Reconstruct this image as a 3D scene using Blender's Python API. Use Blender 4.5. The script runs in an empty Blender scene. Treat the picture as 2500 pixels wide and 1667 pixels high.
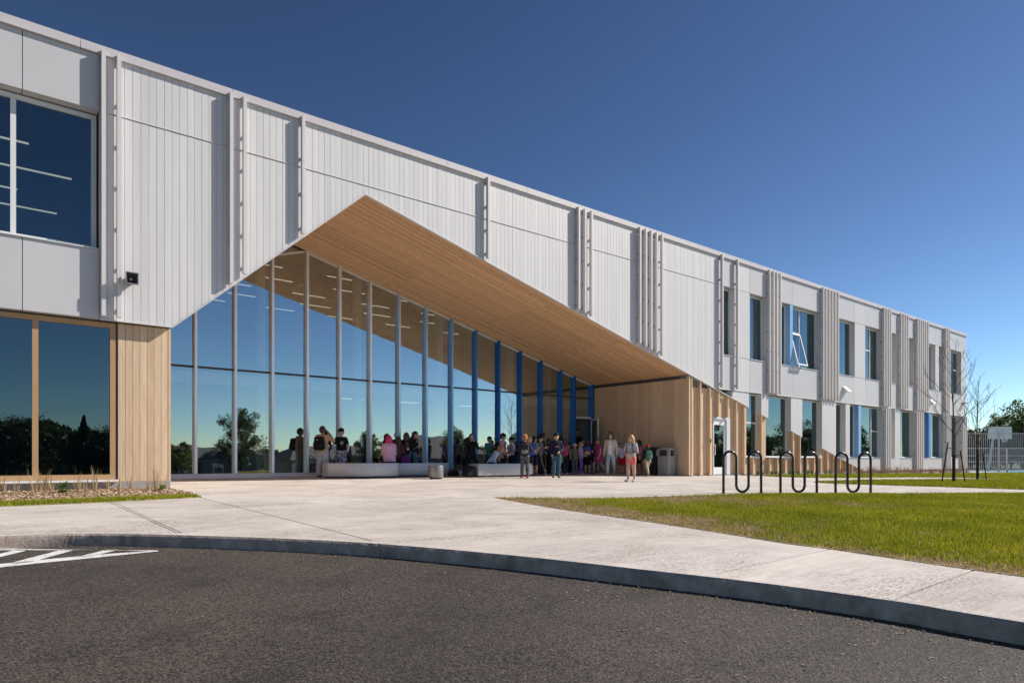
import bpy, bmesh, math, random
import numpy as np
from mathutils import Vector, Matrix

random.seed(7)
rng = np.random.default_rng(7)
R = math.radians
sc = bpy.context.scene

# ------------------------------------------------------------------ camera, sky, sun, exposure
# world: X runs along the facade, Y goes into the building, the facade plane is y = 0
CAM_Y, CAM_Z = -15.2, 0.65
FPX, CPX, HPY = 1667.0, 1250.0, 1121.0          # focal length, centre column and horizon row (photo pixels)
FWD = (0.6347, 0.7727)
RGT = (0.7727, -0.6347)
cam_d = bpy.data.cameras.new('camera')
cam = bpy.data.objects.new('camera', cam_d)
sc.collection.objects.link(cam)
cam.location = (0, CAM_Y, CAM_Z)
cam.rotation_euler = (R(90), 0, -math.atan2(FWD[0], FWD[1]))
cam_d.sensor_width = 36.0
cam_d.lens = 36.0 * FPX / 2500.0
cam_d.shift_y = (HPY - 833.5) / 2500.0
cam_d.clip_start = 0.05
cam_d.clip_end = 4000
sc.camera = cam

SUN_FROM = Vector((1.25, -0.55, 1.0)).normalized()     # towards the sun
elev = math.asin(SUN_FROM.z)
azim = math.atan2(SUN_FROM.x, SUN_FROM.y)
world = bpy.data.worlds.new('World')
sc.world = world
world.use_nodes = True
wn = world.node_tree
for n in list(wn.nodes):
    wn.nodes.remove(n)
sky = wn.nodes.new('ShaderNodeTexSky')
sky.sky_type = 'NISHITA'
sky.sun_disc = False
sky.sun_elevation = elev
sky.sun_rotation = azim
sky.altitude = 2300
sky.air_density = 1.0
sky.dust_density = 1.0
sky.ozone_density = 1.7
bg = wn.nodes.new('ShaderNodeBackground')
bg.inputs['Strength'].default_value = 0.1
wo = wn.nodes.new('ShaderNodeOutputWorld')
# a clear, slightly contrasty spring sky: the same curve over the whole dome
s_in = wn.nodes.new('ShaderNodeVectorMath'); s_in.operation = 'SCALE'; s_in.inputs['Scale'].default_value = 0.085
s_gm = wn.nodes.new('ShaderNodeGamma'); s_gm.inputs['Gamma'].default_value = 1.5
s_out = wn.nodes.new('ShaderNodeVectorMath'); s_out.operation = 'MULTIPLY'; s_out.inputs[1].default_value = (12.6, 13.5, 13.2)
wn.links.new(sky.outputs[0], s_in.inputs[0])
wn.links.new(s_in.outputs[0], s_gm.inputs['Color'])
wn.links.new(s_gm.outputs[0], s_out.inputs[0])
s_hs = wn.nodes.new('ShaderNodeHueSaturation'); s_hs.inputs['Saturation'].default_value = 0.96
wn.links.new(s_out.outputs[0], s_hs.inputs['Color'])
wn.links.new(s_hs.outputs[0], bg.inputs[0])
wn.links.new(bg.outputs[0], wo.inputs[0])

sun_d = bpy.data.lights.new('sun', 'SUN')
sun_d.energy = 4.7
sun_d.angle = R(0.53)
sun_d.color = (1.0, 0.93, 0.84)
sun = bpy.data.objects.new('sun', sun_d)
sc.collection.objects.link(sun)
sun.rotation_euler = (-SUN_FROM).to_track_quat('-Z', 'Y').to_euler()
sun.location = (20, -20, 40)

sc.view_settings.view_transform = 'Standard'
sc.view_settings.look = 'None'
sc.view_settings.exposure = 0.42
sc.view_settings.gamma = 1.0
sc.view_settings.use_curve_mapping = False
sc.cycles.max_bounces = 8
sc.cycles.transparent_max_bounces = 16
sc.cycles.use_denoising = True
sc.cycles.sample_clamp_indirect = 6.0

# ------------------------------------------------------------------ where things stand
def ray(px, py=HPY):
    u = (px - CPX) / FPX
    return (FWD[0] + RGT[0] * u, FWD[1] + RGT[1] * u, (HPY - py) / FPX)

def fX(px, y=0.0):
    d = ray(px)
    return d[0] * (y - CAM_Y) / d[1]

def fZ(px, py, y=0.0):
    d = ray(px, py)
    return CAM_Z + d[2] * (y - CAM_Y) / d[1]

def ground(x, y):
    """the site falls gently to the road and towards the far corner"""
    z = 0.03 + 0.02 * min(y, 5.2)
    if x > 22:
        z -= 0.009 * (min(x, 62) - 22)
    return z

def gp(px, py):
    d = ray(px, py)
    z = 0.0
    for _ in range(30):
        t = (z - CAM_Z) / d[2]
        t = min(max(t, 0.5), 300)
        x, y = d[0] * t, d[1] * t + CAM_Y
        z = 0.5 * z + 0.5 * ground(x, y)
    return (x, y)

# ------------------------------------------------------------------ materials
MATS = {}
def new_mat(name):
    m = bpy.data.materials.new(name)
    m.use_nodes = True
    nt = m.node_tree
    p = nt.nodes['Principled BSDF']
    return m, nt, p

def N(nt, kind, **kw):
    n = nt.nodes.new(kind)
    for k, v in kw.items():
        setattr(n, k, v)
    return n

def mat(name, col, rough=0.6, metal=0.0, var=0.0, scale=6.0, stretch=(1, 1, 1), bump=0.0, bscale=None,
        objvar=0.0, islvar=0.0, spec=0.5, col2=None, detail=5.0, coat=0.0, trans=0.0, bdist=0.01):
    if name in MATS:
        return MATS[name]
    m, nt, p = new_mat(name)
    L = nt.links
    tc = N(nt, 'ShaderNodeTexCoord')
    mp = N(nt, 'ShaderNodeMapping')
    mp.inputs['Scale'].default_value = stretch
    L.new(tc.outputs['Object'], mp.inputs['Vector'])
    colout = None
    rgb = N(nt, 'ShaderNodeRGB')
    rgb.outputs[0].default_value = (*col, 1)
    colout = rgb.outputs[0]
    if var > 0 or col2:
        nz = N(nt, 'ShaderNodeTexNoise')
        nz.inputs['Scale'].default_value = scale
        nz.inputs['Detail'].default_value = detail
        nz.inputs['Roughness'].default_value = 0.6
        L.new(mp.outputs[0], nz.inputs['Vector'])
        rmp = N(nt, 'ShaderNodeValToRGB')
        rmp.color_ramp.elements[0].position = 0.32
        rmp.color_ramp.elements[1].position = 0.68
        a = tuple(max(0, c * (1 - var)) for c in col)
        b = tuple(min(1, c * (1 + var)) for c in (col2 or col))
        rmp.color_ramp.elements[0].color = (*a, 1)
        rmp.color_ramp.elements[1].color = (*b, 1)
        L.new(nz.outputs['Fac'], rmp.inputs['Fac'])
        colout = rmp.outputs[0]
    for amount, src in ((objvar, 'obj'), (islvar, 'isl')):
        if amount <= 0:
            continue
        if src == 'obj':
            oi = N(nt, 'ShaderNodeObjectInfo'); rnd = oi.outputs['Random']
        else:
            ge = N(nt, 'ShaderNodeNewGeometry'); rnd = ge.outputs['Random Per Island']
        mr = N(nt, 'ShaderNodeMapRange')
        mr.inputs['To Min'].default_value = 1 - amount
        mr.inputs['To Max'].default_value = 1 + amount
        L.new(rnd, mr.inputs['Value'])
        hs = N(nt, 'ShaderNodeHueSaturation')
        L.new(mr.outputs[0], hs.inputs['Value'])
        L.new(colout, hs.inputs['Color'])
        colout = hs.outputs[0]
    L.new(colout, p.inputs['Base Color'])
    p.inputs['Roughness'].default_value = rough
    p.inputs['Metallic'].default_value = metal
    p.inputs['Specular IOR Level'].default_value = spec
    if coat:
        p.inputs['Coat Weight'].default_value = coat
    if bump > 0:
        nb = N(nt, 'ShaderNodeTexNoise')
        nb.inputs['Scale'].default_value = bscale or scale * 3
        nb.inputs['Detail'].default_value = 4
        L.new(mp.outputs[0], nb.inputs['Vector'])
        bp = N(nt, 'ShaderNodeBump')
        bp.inputs['Strength'].default_value = bump
        bp.inputs['Distance'].default_value = bdist
        L.new(nb.outputs['Fac'], bp.inputs['Height'])
        L.new(bp.outputs[0], p.inputs['Normal'])
    if trans > 0:
        td = N(nt, 'ShaderNodeBsdfTranslucent')
        L.new(colout, td.inputs['Color'])
        mx = N(nt, 'ShaderNodeMixShader')
        mx.inputs[0].default_value = trans
        out = nt.nodes['Material Output']
        L.new(p.outputs[0], mx.inputs[1]); L.new(td.outputs[0], mx.inputs[2])
        L.new(mx.outputs[0], out.inputs['Surface'])
    MATS[name] = m
    return m

def glass_mat(name, tint, refl, gl_tint=(1, 1, 1), rough=0.0):
    if name in MATS:
        return MATS[name]
    m, nt, p = new_mat(name)
    nt.nodes.remove(p)
    L = nt.links
    out = nt.nodes['Material Output']
    tr = N(nt, 'ShaderNodeBsdfTransparent'); tr.inputs[0].default_value = (*tint, 1)
    gl = N(nt, 'ShaderNodeBsdfGlossy'); gl.inputs['Roughness'].default_value = rough
    gl.inputs['Color'].default_value = (*gl_tint, 1)
    # panes are never quite flat: long soft waves in the surface bend what they mirror
    tcg = N(nt, 'ShaderNodeTexCoord')
    ng = N(nt, 'ShaderNodeTexNoise'); ng.inputs['Scale'].default_value = 0.9; ng.inputs['Detail'].default_value = 1
    bg_ = N(nt, 'ShaderNodeBump'); bg_.inputs['Strength'].default_value = 0.12; bg_.inputs['Distance'].default_value = 0.02
    L.new(tcg.outputs['Object'], ng.inputs['Vector'])
    L.new(ng.outputs['Fac'], bg_.inputs['Height'])
    L.new(bg_.outputs[0], gl.inputs['Normal'])
    fr = N(nt, 'ShaderNodeFresnel'); fr.inputs['IOR'].default_value = 1.5
    mr = N(nt, 'ShaderNodeMapRange')
    mr.inputs['From Min'].default_value = 0.0; mr.inputs['From Max'].default_value = 1.0
    mr.inputs['To Min'].default_value = refl; mr.inputs['To Max'].default_value = 1.0
    L.new(fr.outputs[0], mr.inputs['Value'])
    ge = N(nt, 'ShaderNodeNewGeometry')
    inv = N(nt, 'ShaderNodeMath', operation='SUBTRACT'); inv.inputs[0].default_value = 1.0
    L.new(ge.outputs['Backfacing'], inv.inputs[1])
    mul = N(nt, 'ShaderNodeMath', operation='MULTIPLY')
    L.new(mr.outputs[0], mul.inputs[0]); L.new(inv.outputs[0], mul.inputs[1])
    mx = N(nt, 'ShaderNodeMixShader')
    L.new(mul.outputs[0], mx.inputs[0])
    L.new(tr.outputs[0], mx.inputs[1]); L.new(gl.outputs[0], mx.inputs[2])
    L.new(mx.outputs[0], out.inputs['Surface'])
    MATS[name] = m
    return m

def emit_mat(name, col, strength):
    if name in MATS:
        return MATS[name]
    m, nt, p = new_mat(name)
    p.inputs['Base Color'].default_value = (*col, 1)
    p.inputs['Emission Color'].default_value = (*col, 1)
    p.inputs['Emission Strength'].default_value = strength
    MATS[name] = m
    return m

def wood_mat(name, light, dark, stretch, rough=0.55, objvar=0.1, islvar=0.0, grain=1.0):
    if name in MATS:
        return MATS[name]
    m, nt, p = new_mat(name)
    L = nt.links
    tc = N(nt, 'ShaderNodeTexCoord')
    oi = N(nt, 'ShaderNodeObjectInfo')
    ge = N(nt, 'ShaderNodeNewGeometry')
    rnd = N(nt, 'ShaderNodeMath', operation='ADD')
    L.new(oi.outputs['Random'], rnd.inputs[0]); L.new(ge.outputs['Random Per Island'], rnd.inputs[1])
    off = N(nt, 'ShaderNodeVectorMath', operation='SCALE'); off.inputs[0].default_value = (13.7, 7.1, 23.3)
    L.new(rnd.outputs[0], off.inputs['Scale'])
    add = N(nt, 'ShaderNodeVectorMath', operation='ADD')
    L.new(tc.outputs['Object'], add.inputs[0]); L.new(off.outputs[0], add.inputs[1])
    mp = N(nt, 'ShaderNodeMapping'); mp.inputs['Scale'].default_value = stretch
    L.new(add.outputs[0], mp.inputs['Vector'])
    n1 = N(nt, 'ShaderNodeTexNoise'); n1.inputs['Scale'].default_value = 2.2 * grain; n1.inputs['Detail'].default_value = 8
    n1.inputs['Roughness'].default_value = 0.62; n1.inputs['Distortion'].default_value = 0.6
    L.new(mp.outputs[0], n1.inputs['Vector'])
    r1 = N(nt, 'ShaderNodeValToRGB')
    r1.color_ramp.elements[0].position = 0.3; r1.color_ramp.elements[0].color = (*dark, 1)
    r1.color_ramp.elements[1].position = 0.62; r1.color_ramp.elements[1].color = (*light, 1)
    L.new(n1.outputs['Fac'], r1.inputs['Fac'])
    colout = r1.outputs[0]
    for amount, src in ((objvar, oi.outputs['Random']), (islvar, ge.outputs['Random Per Island'])):
        if amount <= 0:
            continue
        mr = N(nt, 'ShaderNodeMapRange')
        mr.inputs['To Min'].default_value = 1 - amount; mr.inputs['To Max'].default_value = 1 + amount
        L.new(src, mr.inputs['Value'])
        hs = N(nt, 'ShaderNodeHueSaturation')
        L.new(mr.outputs[0], hs.inputs['Value']); L.new(colout, hs.inputs['Color'])
        colout = hs.outputs[0]
    L.new(colout, p.inputs['Base Color'])
    p.inputs['Roughness'].default_value = rough
    bp = N(nt, 'ShaderNodeBump'); bp.inputs['Strength'].default_value = 0.15; bp.inputs['Distance'].default_value = 0.004
    L.new(n1.outputs['Fac'], bp.inputs['Height']); L.new(bp.outputs[0], p.inputs['Normal'])
    MATS[name] = m
    return m

# ------------------------------------------------------------------ mesh helpers
def link(o, parent=None):
    sc.collection.objects.link(o)
    if parent is not None:
        o.parent = parent
    return o

def mesh_obj(name, verts, faces, m, parent=None, smooth=False, at=None):
    me = bpy.data.meshes.new(name)
    me.from_pydata([tuple(v) for v in verts], [], [tuple(f) for f in faces])
    if m is not None:
        me.materials.append(m)
    if smooth:
        me.shade_smooth()
    me.update()
    o = bpy.data.objects.new(name, me)
    link(o, parent)
    if at is not None:
        o.location = at
    elif parent is not None:
        o.location = -parent.location
    return o

def tag(o, label=None, cat=None, group=None, kind=None):
    if label: o['label'] = label
    if cat: o['category'] = cat
    if group: o['group'] = group
    if kind: o['kind'] = kind
    return o

def empty(name, loc, rz=0.0):
    o = bpy.data.objects.new(name, None)
    o.empty_display_size = 0.3
    o.location = loc
    o.rotation_euler = (0, 0, rz)
    return link(o)

class MB:
    """collects simple solids into one mesh"""
    def __init__(self):
        self.v, self.f = [], []
    def add(self, verts, faces):
        b = len(self.v)
        self.v += [tuple(p) for p in verts]
        self.f += [tuple(i + b for i in f) for f in faces]
        return self
    def box(self, x0, x1, y0, y1, z0, z1):
        v = [(x0, y0, z0), (x1, y0, z0), (x1, y1, z0), (x0, y1, z0), (x0, y0, z1), (x1, y0, z1), (x1, y1, z1), (x0, y1, z1)]
        f = [(0, 3, 2, 1), (4, 5, 6, 7), (0, 1, 5, 4), (1, 2, 6, 5), (2, 3, 7, 6), (3, 0, 4, 7)]
        return self.add(v, f)
    def prism_xz(self, poly, y0, y1):
        """poly: counter-clockwise (x, z) as seen from -Y"""
        n = len(poly)
        v = [(x, y0, z) for x, z in poly] + [(x, y1, z) for x, z in poly]
        f = [tuple(range(n)), tuple(range(2 * n - 1, n - 1, -1))]
        f += [(i, n + i, n + (i + 1) % n, (i + 1) % n) for i in range(n)]
        return self.add(v, f)
    def prism_xy(self, poly, zf0, zf1):
        """poly: counter-clockwise (x, y); zf0/zf1 heights or functions of (x, y)"""
        g0 = zf0 if callable(zf0) else (lambda x, y: zf0)
        g1 = zf1 if callable(zf1) else (lambda x, y: zf1)
        n = len(poly)
        v = [(x, y, g0(x, y)) for x, y in poly] + [(x, y, g1(x, y)) for x, y in poly]
        f = [tuple(range(n - 1, -1, -1)), tuple(range(n, 2 * n))]
        f += [(i, (i + 1) % n, n + (i + 1) % n, n + i) for i in range(n)]
        return self.add(v, f)
    def tube(self, pts, rad, seg=8, cap=True):
        pts = [Vector(p) for p in pts]
        n = len(pts)
        rads = rad if isinstance(rad, (list, tuple)) else [rad] * n
        up = Vector((0, 0, 1))
        rings, prev = [], None
        for i, p in enumerate(pts):
            d = (pts[min(i + 1, n - 1)] - pts[max(i - 1, 0)]).normalized()
            if prev is None:
                a = d.cross(up)
                if a.length < 1e-3:
                    a = d.cross(Vector((1, 0, 0)))
                a.normalize()
            else:
                a = (prev - d * prev.dot(d))
                if a.length < 1e-4:
                    a = d.orthogonal()
                a.normalize()
            prev = a
            b = d.cross(a)
            rings.append([p + (a * math.cos(2 * math.pi * k / seg) + b * math.sin(2 * math.pi * k / seg)) * rads[i] for k in range(seg)])
        v = [q for r in rings for q in r]
        f = []
        for i in range(n - 1):
            for k in range(seg):
                f.append((i * seg + k, i * seg + (k + 1) % seg, (i + 1) * seg + (k + 1) % seg, (i + 1) * seg + k))
        if cap:
            f.append(tuple(range(seg - 1, -1, -1)))
            f.append(tuple(range((n - 1) * seg, n * seg)))
        return self.add(v, f)
    def build(self, name, m, parent=None, smooth=False, at=None):
        return mesh_obj(name, self.v, self.f, m, parent, smooth, at)

def bevel(o, w=0.01, seg=2):
    bm = bmesh.new(); bm.from_mesh(o.data)
    bmesh.ops.remove_doubles(bm, verts=bm.verts, dist=1e-5)
    es = [e for e in bm.edges if len(e.link_faces) == 2 and e.calc_face_angle(0) > 0.6]
    bmesh.ops.bevel(bm, geom=es, offset=w, segments=seg, affect='EDGES', profile=0.5)
    bm.to_mesh(o.data); bm.free()
    o.data.shade_smooth()
    try:
        o.data.set_sharp_from_angle(angle=R(40))
    except Exception:
        pass
    return o

def warp_pane(o):
    """panes sit a hair out of true, so that each mirrors the sky a little differently"""
    vs = o.data.vertices
    xc = sum(v.co.x for v in vs) / len(vs); zc = sum(v.co.z for v in vs) / len(vs)
    a, b = random.gauss(0, 0.0016), random.gauss(0, 0.0016)
    for v in vs:
        v.co.y += a * (v.co.x - xc) + b * (v.co.z - zc)
    return o

def fast_mesh(name, V, T, m, parent=None, smooth=False):
    """numpy verts and triangles or quads to a mesh object"""
    me = bpy.data.meshes.new(name)
    k = T.shape[1]
    me.vertices.add(len(V)); me.vertices.foreach_set('co', V.astype(np.float32).ravel())
    me.loops.add(T.size); me.loops.foreach_set('vertex_index', T.astype(np.int32).ravel())
    me.polygons.add(len(T))
    me.polygons.foreach_set('loop_start', np.arange(0, T.size, k, dtype=np.int32))
    if smooth:
        me.polygons.foreach_set('use_smooth', np.ones(len(T), dtype=bool))
    me.update(calc_edges=True)
    if m is not None:
        me.materials.append(m)
    o = bpy.data.objects.new(name, me)
    link(o, parent)
    if parent is not None and parent.rotation_euler[2] == 0 and parent.type == 'EMPTY':
        o.location = -parent.location
    return o

def clip_poly(poly, a, b, keep=1):
    """part of poly to the left (keep=1) or right (keep=-1) of the line a-b"""
    out = []
    def s(p):
        return keep * ((b[0] - a[0]) * (p[1] - a[1]) - (b[1] - a[1]) * (p[0] - a[0]))
    n = len(poly)
    for i in range(n):
        p, q = poly[i], poly[(i + 1) % n]
        sp, sq = s(p), s(q)
        if sp >= 0:
            out.append(p)
        if (sp > 0 and sq < 0) or (sp < 0 and sq > 0):
            t = sp / (sp - sq)
            out.append((p[0] + (q[0] - p[0]) * t, p[1] + (q[1] - p[1]) * t))
    return out

def area2(poly):
    return sum(poly[i][0] * poly[(i + 1) % len(poly)][1] - poly[(i + 1) % len(poly)][0] * poly[i][1] for i in range(len(poly)))

def inside_poly(P, poly):
    x, y = P[:, 0], P[:, 1]
    c = np.zeros(len(P), bool)
    n = len(poly)
    for i in range(n):
        x0, y0 = poly[i]; x1, y1 = poly[(i + 1) % n]
        cond = ((y0 > y) != (y1 > y)) & (x < (x1 - x0) * (y - y0) / (y1 - y0 + 1e-12) + x0)
        c ^= cond
    return c

# ------------------------------------------------------------------ surfaces
def concrete_mat():
    m, nt, p = new_mat('concrete_paving')
    L = nt.links
    tc = N(nt, 'ShaderNodeTexCoord')
    def noise(scale, detail=6, rough=0.6, stretch=None, dist=0.0):
        n = N(nt, 'ShaderNodeTexNoise'); n.inputs['Scale'].default_value = scale
        n.inputs['Detail'].default_value = detail; n.inputs['Roughness'].default_value = rough
        n.inputs['Distortion'].default_value = dist
        if stretch:
            mp = N(nt, 'ShaderNodeMapping'); mp.inputs['Scale'].default_value = stretch
            mp.inputs['Rotation'].default_value = (0, 0, 0.35)
            L.new(tc.outputs['Object'], mp.inputs['Vector']); L.new(mp.outputs[0], n.inputs['Vector'])
        else:
            L.new(tc.outputs['Object'], n.inputs['Vector'])
        return n
    def ramp(src, p0, c0, p1, c1):
        r = N(nt, 'ShaderNodeValToRGB')
        r.color_ramp.elements[0].position = p0; r.color_ramp.elements[0].color = (*c0, 1)
        r.color_ramp.elements[1].position = p1; r.color_ramp.elements[1].color = (*c1, 1)
        L.new(src, r.inputs['Fac']); return r
    def mul(a, b, fac=1.0):
        mx = N(nt, 'ShaderNodeMixRGB'); mx.blend_type = 'MULTIPLY'; mx.inputs[0].default_value = fac
        L.new(a, mx.inputs[1]); L.new(b, mx.inputs[2]); return mx.outputs[0]
    big = ramp(noise(0.7, 5).outputs['Fac'], 0.3, (0.57, 0.515, 0.47), 0.7, (0.69, 0.63, 0.58))
    mid = ramp(noise(3.2, 8, 0.7).outputs['Fac'], 0.32, (0.9, 0.9, 0.895), 0.6, (1, 1, 1))
    broom = ramp(noise(14, 5, 0.65, (0.18, 1.6, 1)).outputs['Fac'], 0.36, (0.86, 0.85, 0.84), 0.56, (1, 1, 1))
    wear_m = ramp(noise(1.1, 4, 0.6, (0.6, 1, 1), 0.6).outputs['Fac'], 0.42, (0, 0, 0), 0.62, (1, 1, 1))
    fleck = ramp(noise(46, 3, 0.7, (0.5, 1.3, 1)).outputs['Fac'], 0.44, (0.55, 0.54, 0.53), 0.52, (1, 1, 1))
    col = mul(mul(big.outputs[0], mid.outputs[0]), broom.outputs[0])
    fl = N(nt, 'ShaderNodeMixRGB'); fl.blend_type = 'MULTIPLY'
    L.new(wear_m.outputs[0], fl.inputs[0]); L.new(col, fl.inputs[1]); L.new(fleck.outputs[0], fl.inputs[2])
    oi = N(nt, 'ShaderNodeObjectInfo')
    mr = N(nt, 'ShaderNodeMapRange'); mr.inputs['To Min'].default_value = 0.93; mr.inputs['To Max'].default_value = 1.05
    L.new(oi.outputs['Random'], mr.inputs['Value'])
    hs = N(nt, 'ShaderNodeHueSaturation'); L.new(mr.outputs[0], hs.inputs['Value']); L.new(fl.outputs[0], hs.inputs['Color'])
    L.new(hs.outputs[0], p.inputs['Base Color'])
    p.inputs['Roughness'].default_value = 0.85
    p.inputs['Specular IOR Level'].default_value = 0.3
    nb = noise(60, 3, 0.7, (0.4, 1.6, 1))
    bp = N(nt, 'ShaderNodeBump'); bp.inputs['Strength'].default_value = 0.35; bp.inputs['Distance'].default_value = 0.006
    L.new(nb.outputs['Fac'], bp.inputs['Height']); L.new(bp.outputs[0], p.inputs['Normal'])
    MATS['concrete_paving'] = m
    return m

def asphalt_mat():
    m, nt, p = new_mat('asphalt')
    L = nt.links
    tc = N(nt, 'ShaderNodeTexCoord')
    def noise(scale, detail, rough=0.6):
        n = N(nt, 'ShaderNodeTexNoise'); n.inputs['Scale'].default_value = scale
        n.inputs['Detail'].default_value = detail; n.inputs['Roughness'].default_value = rough
        L.new(tc.outputs['Object'], n.inputs['Vector']); return n
    vo = N(nt, 'ShaderNodeTexVoronoi'); vo.inputs['Scale'].default_value = 70
    L.new(tc.outputs['Object'], vo.inputs['Vector'])
    r0 = N(nt, 'ShaderNodeValToRGB')
    r0.color_ramp.elements[0].position = 0.0; r0.color_ramp.elements[0].color = (0.168, 0.140, 0.121, 1)
    r0.color_ramp.elements[1].position = 0.75; r0.color_ramp.elements[1].color = (0.034, 0.028, 0.025, 1)
    L.new(vo.outputs['Distance'], r0.inputs['Fac'])
    big = noise(0.55, 6)
    r1 = N(nt, 'ShaderNodeValToRGB')
    r1.color_ramp.elements[0].position = 0.3; r1.color_ramp.elements[0].color = (0.72, 0.71, 0.70, 1)
    r1.color_ramp.elements[1].position = 0.7; r1.color_ramp.elements[1].color = (1.2, 1.17, 1.12, 1)
    L.new(big.outputs['Fac'], r1.inputs['Fac'])
    fine = noise(30, 6, 0.8)
    r2 = N(nt, 'ShaderNodeValToRGB')
    r2.color_ramp.elements[0].position = 0.38; r2.color_ramp.elements[0].color = (0.38, 0.38, 0.38, 1)
    r2.color_ramp.elements[1].position = 0.62; r2.color_ramp.elements[1].color = (1.2, 1.2, 1.2, 1)
    L.new(fine.outputs['Fac'], r2.inputs['Fac'])
    c = r0.outputs[0]
    old = noise(1.9, 4, 0.55)
    r3 = N(nt, 'ShaderNodeValToRGB')
    r3.color_ramp.elements[0].position = 0.34; r3.color_ramp.elements[0].color = (0.80, 0.79, 0.78, 1)
    r3.color_ramp.elements[1].position = 0.5; r3.color_ramp.elements[1].color = (1.04, 1.04, 1.03, 1)
    L.new(old.outputs['Fac'], r3.inputs['Fac'])
    for r in (r1, r2, r3):
        mx = N(nt, 'ShaderNodeMixRGB'); mx.blend_type = 'MULTIPLY'; mx.inputs[0].default_value = 1.0
        L.new(c, mx.inputs[1]); L.new(r.outputs[0], mx.inputs[2]); c = mx.outputs[0]
    L.new(c, p.inputs['Base Color'])
    p.inputs['Roughness'].default_value = 0.75
    p.inputs['Specular IOR Level'].default_value = 0.4
    bp = N(nt, 'ShaderNodeBump'); bp.inputs['Strength'].default_value = 0.55; bp.inputs['Distance'].default_value = 0.006
    ad = N(nt, 'ShaderNodeMath', operation='SUBTRACT')
    L.new(fine.outputs['Fac'], ad.inputs[0]); L.new(vo.outputs['Distance'], ad.inputs[1])
    L.new(ad.outputs[0], bp.inputs['Height']); L.new(bp.outputs[0], p.inputs['Normal'])
    MATS['asphalt'] = m
    return m

M_CONC = concrete_mat()
M_ASPH = asphalt_mat()
M_KERB = mat('kerb_concrete', (0.33, 0.265, 0.215), 0.9, var=0.22, scale=6, bump=0.5, bscale=40, col2=(0.44, 0.355, 0.295), detail=9)
M_PLINTH = mat('plinth_concrete', (0.33, 0.31, 0.30), 0.9, var=0.12, scale=4, bump=0.3, bscale=40)
M_WHITE = mat('white_metal_plank', (0.64, 0.625, 0.625), 0.42, var=0.055, scale=2.4, stretch=(2.2, 1, 0.14), objvar=0.035, spec=0.4)
M_PANEL = mat('flat_metal_panel', (0.55, 0.54, 0.55), 0.38, var=0.025, scale=0.5, objvar=0.02, spec=0.4)
M_FIN = mat('fin_metal', (0.63, 0.605, 0.60), 0.45, var=0.03, scale=2, spec=0.4)
M_COPE = mat('coping_metal', (0.56, 0.53, 0.54), 0.4, var=0.03, scale=1.5, objvar=0.02)
M_FRAME = mat('window_frame_white', (0.68, 0.69, 0.70), 0.45)
M_TAN = mat('tan_window_frame', (0.43, 0.26, 0.13), 0.5, var=0.05, scale=3)
M_DARK = mat('dark_bracket', (0.05, 0.05, 0.055), 0.6)
M_GREYM = mat('grey_reveal_metal', (0.50, 0.50, 0.515), 0.4)
M_WOODV = wood_mat('pale_wood_vertical', (0.68, 0.50, 0.335), (0.54, 0.38, 0.245), (9, 9, 0.7))
M_WOODB = wood_mat('batten_wood', (0.70, 0.50, 0.31), (0.58, 0.385, 0.22), (9, 9, 0.7))
M_WOODS = wood_mat('soffit_wood', (0.76, 0.48, 0.27), (0.56, 0.335, 0.175), (0.7, 10, 10), objvar=0.0, islvar=0.17)
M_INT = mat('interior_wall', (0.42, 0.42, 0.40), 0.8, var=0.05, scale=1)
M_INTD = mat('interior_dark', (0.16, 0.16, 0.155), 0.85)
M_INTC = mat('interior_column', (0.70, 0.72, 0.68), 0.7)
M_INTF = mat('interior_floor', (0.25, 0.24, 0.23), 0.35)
M_STRIP = emit_mat('light_strip', (1.0, 0.90, 0.74), 0.7)
M_GLASS = glass_mat('curtain_glass', (0.74, 0.79, 0.77), 0.42, (0.88, 0.98, 1.0))
M_GLASSD = glass_mat('window_glass', (0.60, 0.66, 0.68), 0.13, (0.70, 0.92, 1.0))

# ------------------------------------------------------------------ ground, road, kerb, paving
def catmull(P, n):
    P = [np.array(p, float) for p in P]
    P = [2 * P[0] - P[1]] + P + [2 * P[-1] - P[-2]]
    out = []
    for i in range(1, len(P) - 2):
        for k in range(n):
            t = k / n
            a, b, c, d = P[i - 1], P[i], P[i + 1], P[i + 2]
            out.append(0.5 * ((2 * b) + (c - a) * t + (2 * a - 5 * b + 4 * c - d) * t ** 2 + (3 * b - a - 3 * c + d) * t ** 3))
    out.append(P[-2])
    return [tuple(float(q) for q in p) for p in out]

def terrain_z(x, y):
    if y < -20:
        return ground(x, -20) - 0.30 + 0.02 * (max(y, -150) + 20)
    return ground(x, y) - 0.30

xs = [-700, -300, -120, -60, -30, -10, 0, 10, 22, 35, 50, 62, 90, 140, 220, 400, 800]
ys = [-800, -400, -150, -90, -50, -20, -8, 0, 5.2, 12, 30, 60, 120, 300, 800]
gv = [(x, y, terrain_z(x, y)) for y in ys for x in xs]
gf = [(j * len(xs) + i, j * len(xs) + i + 1, (j + 1) * len(xs) + i + 1, (j + 1) * len(xs) + i) for j in range(len(ys) - 1) for i in range(len(xs) - 1)]
M_FIELD = mat('field_grass', (0.075, 0.11, 0.022), 0.9, var=0.35, scale=0.7, col2=(0.12, 0.15, 0.04), bump=0.5, bscale=20)
tag(mesh_obj('ground', gv, gf, M_FIELD), kind='structure')

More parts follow.
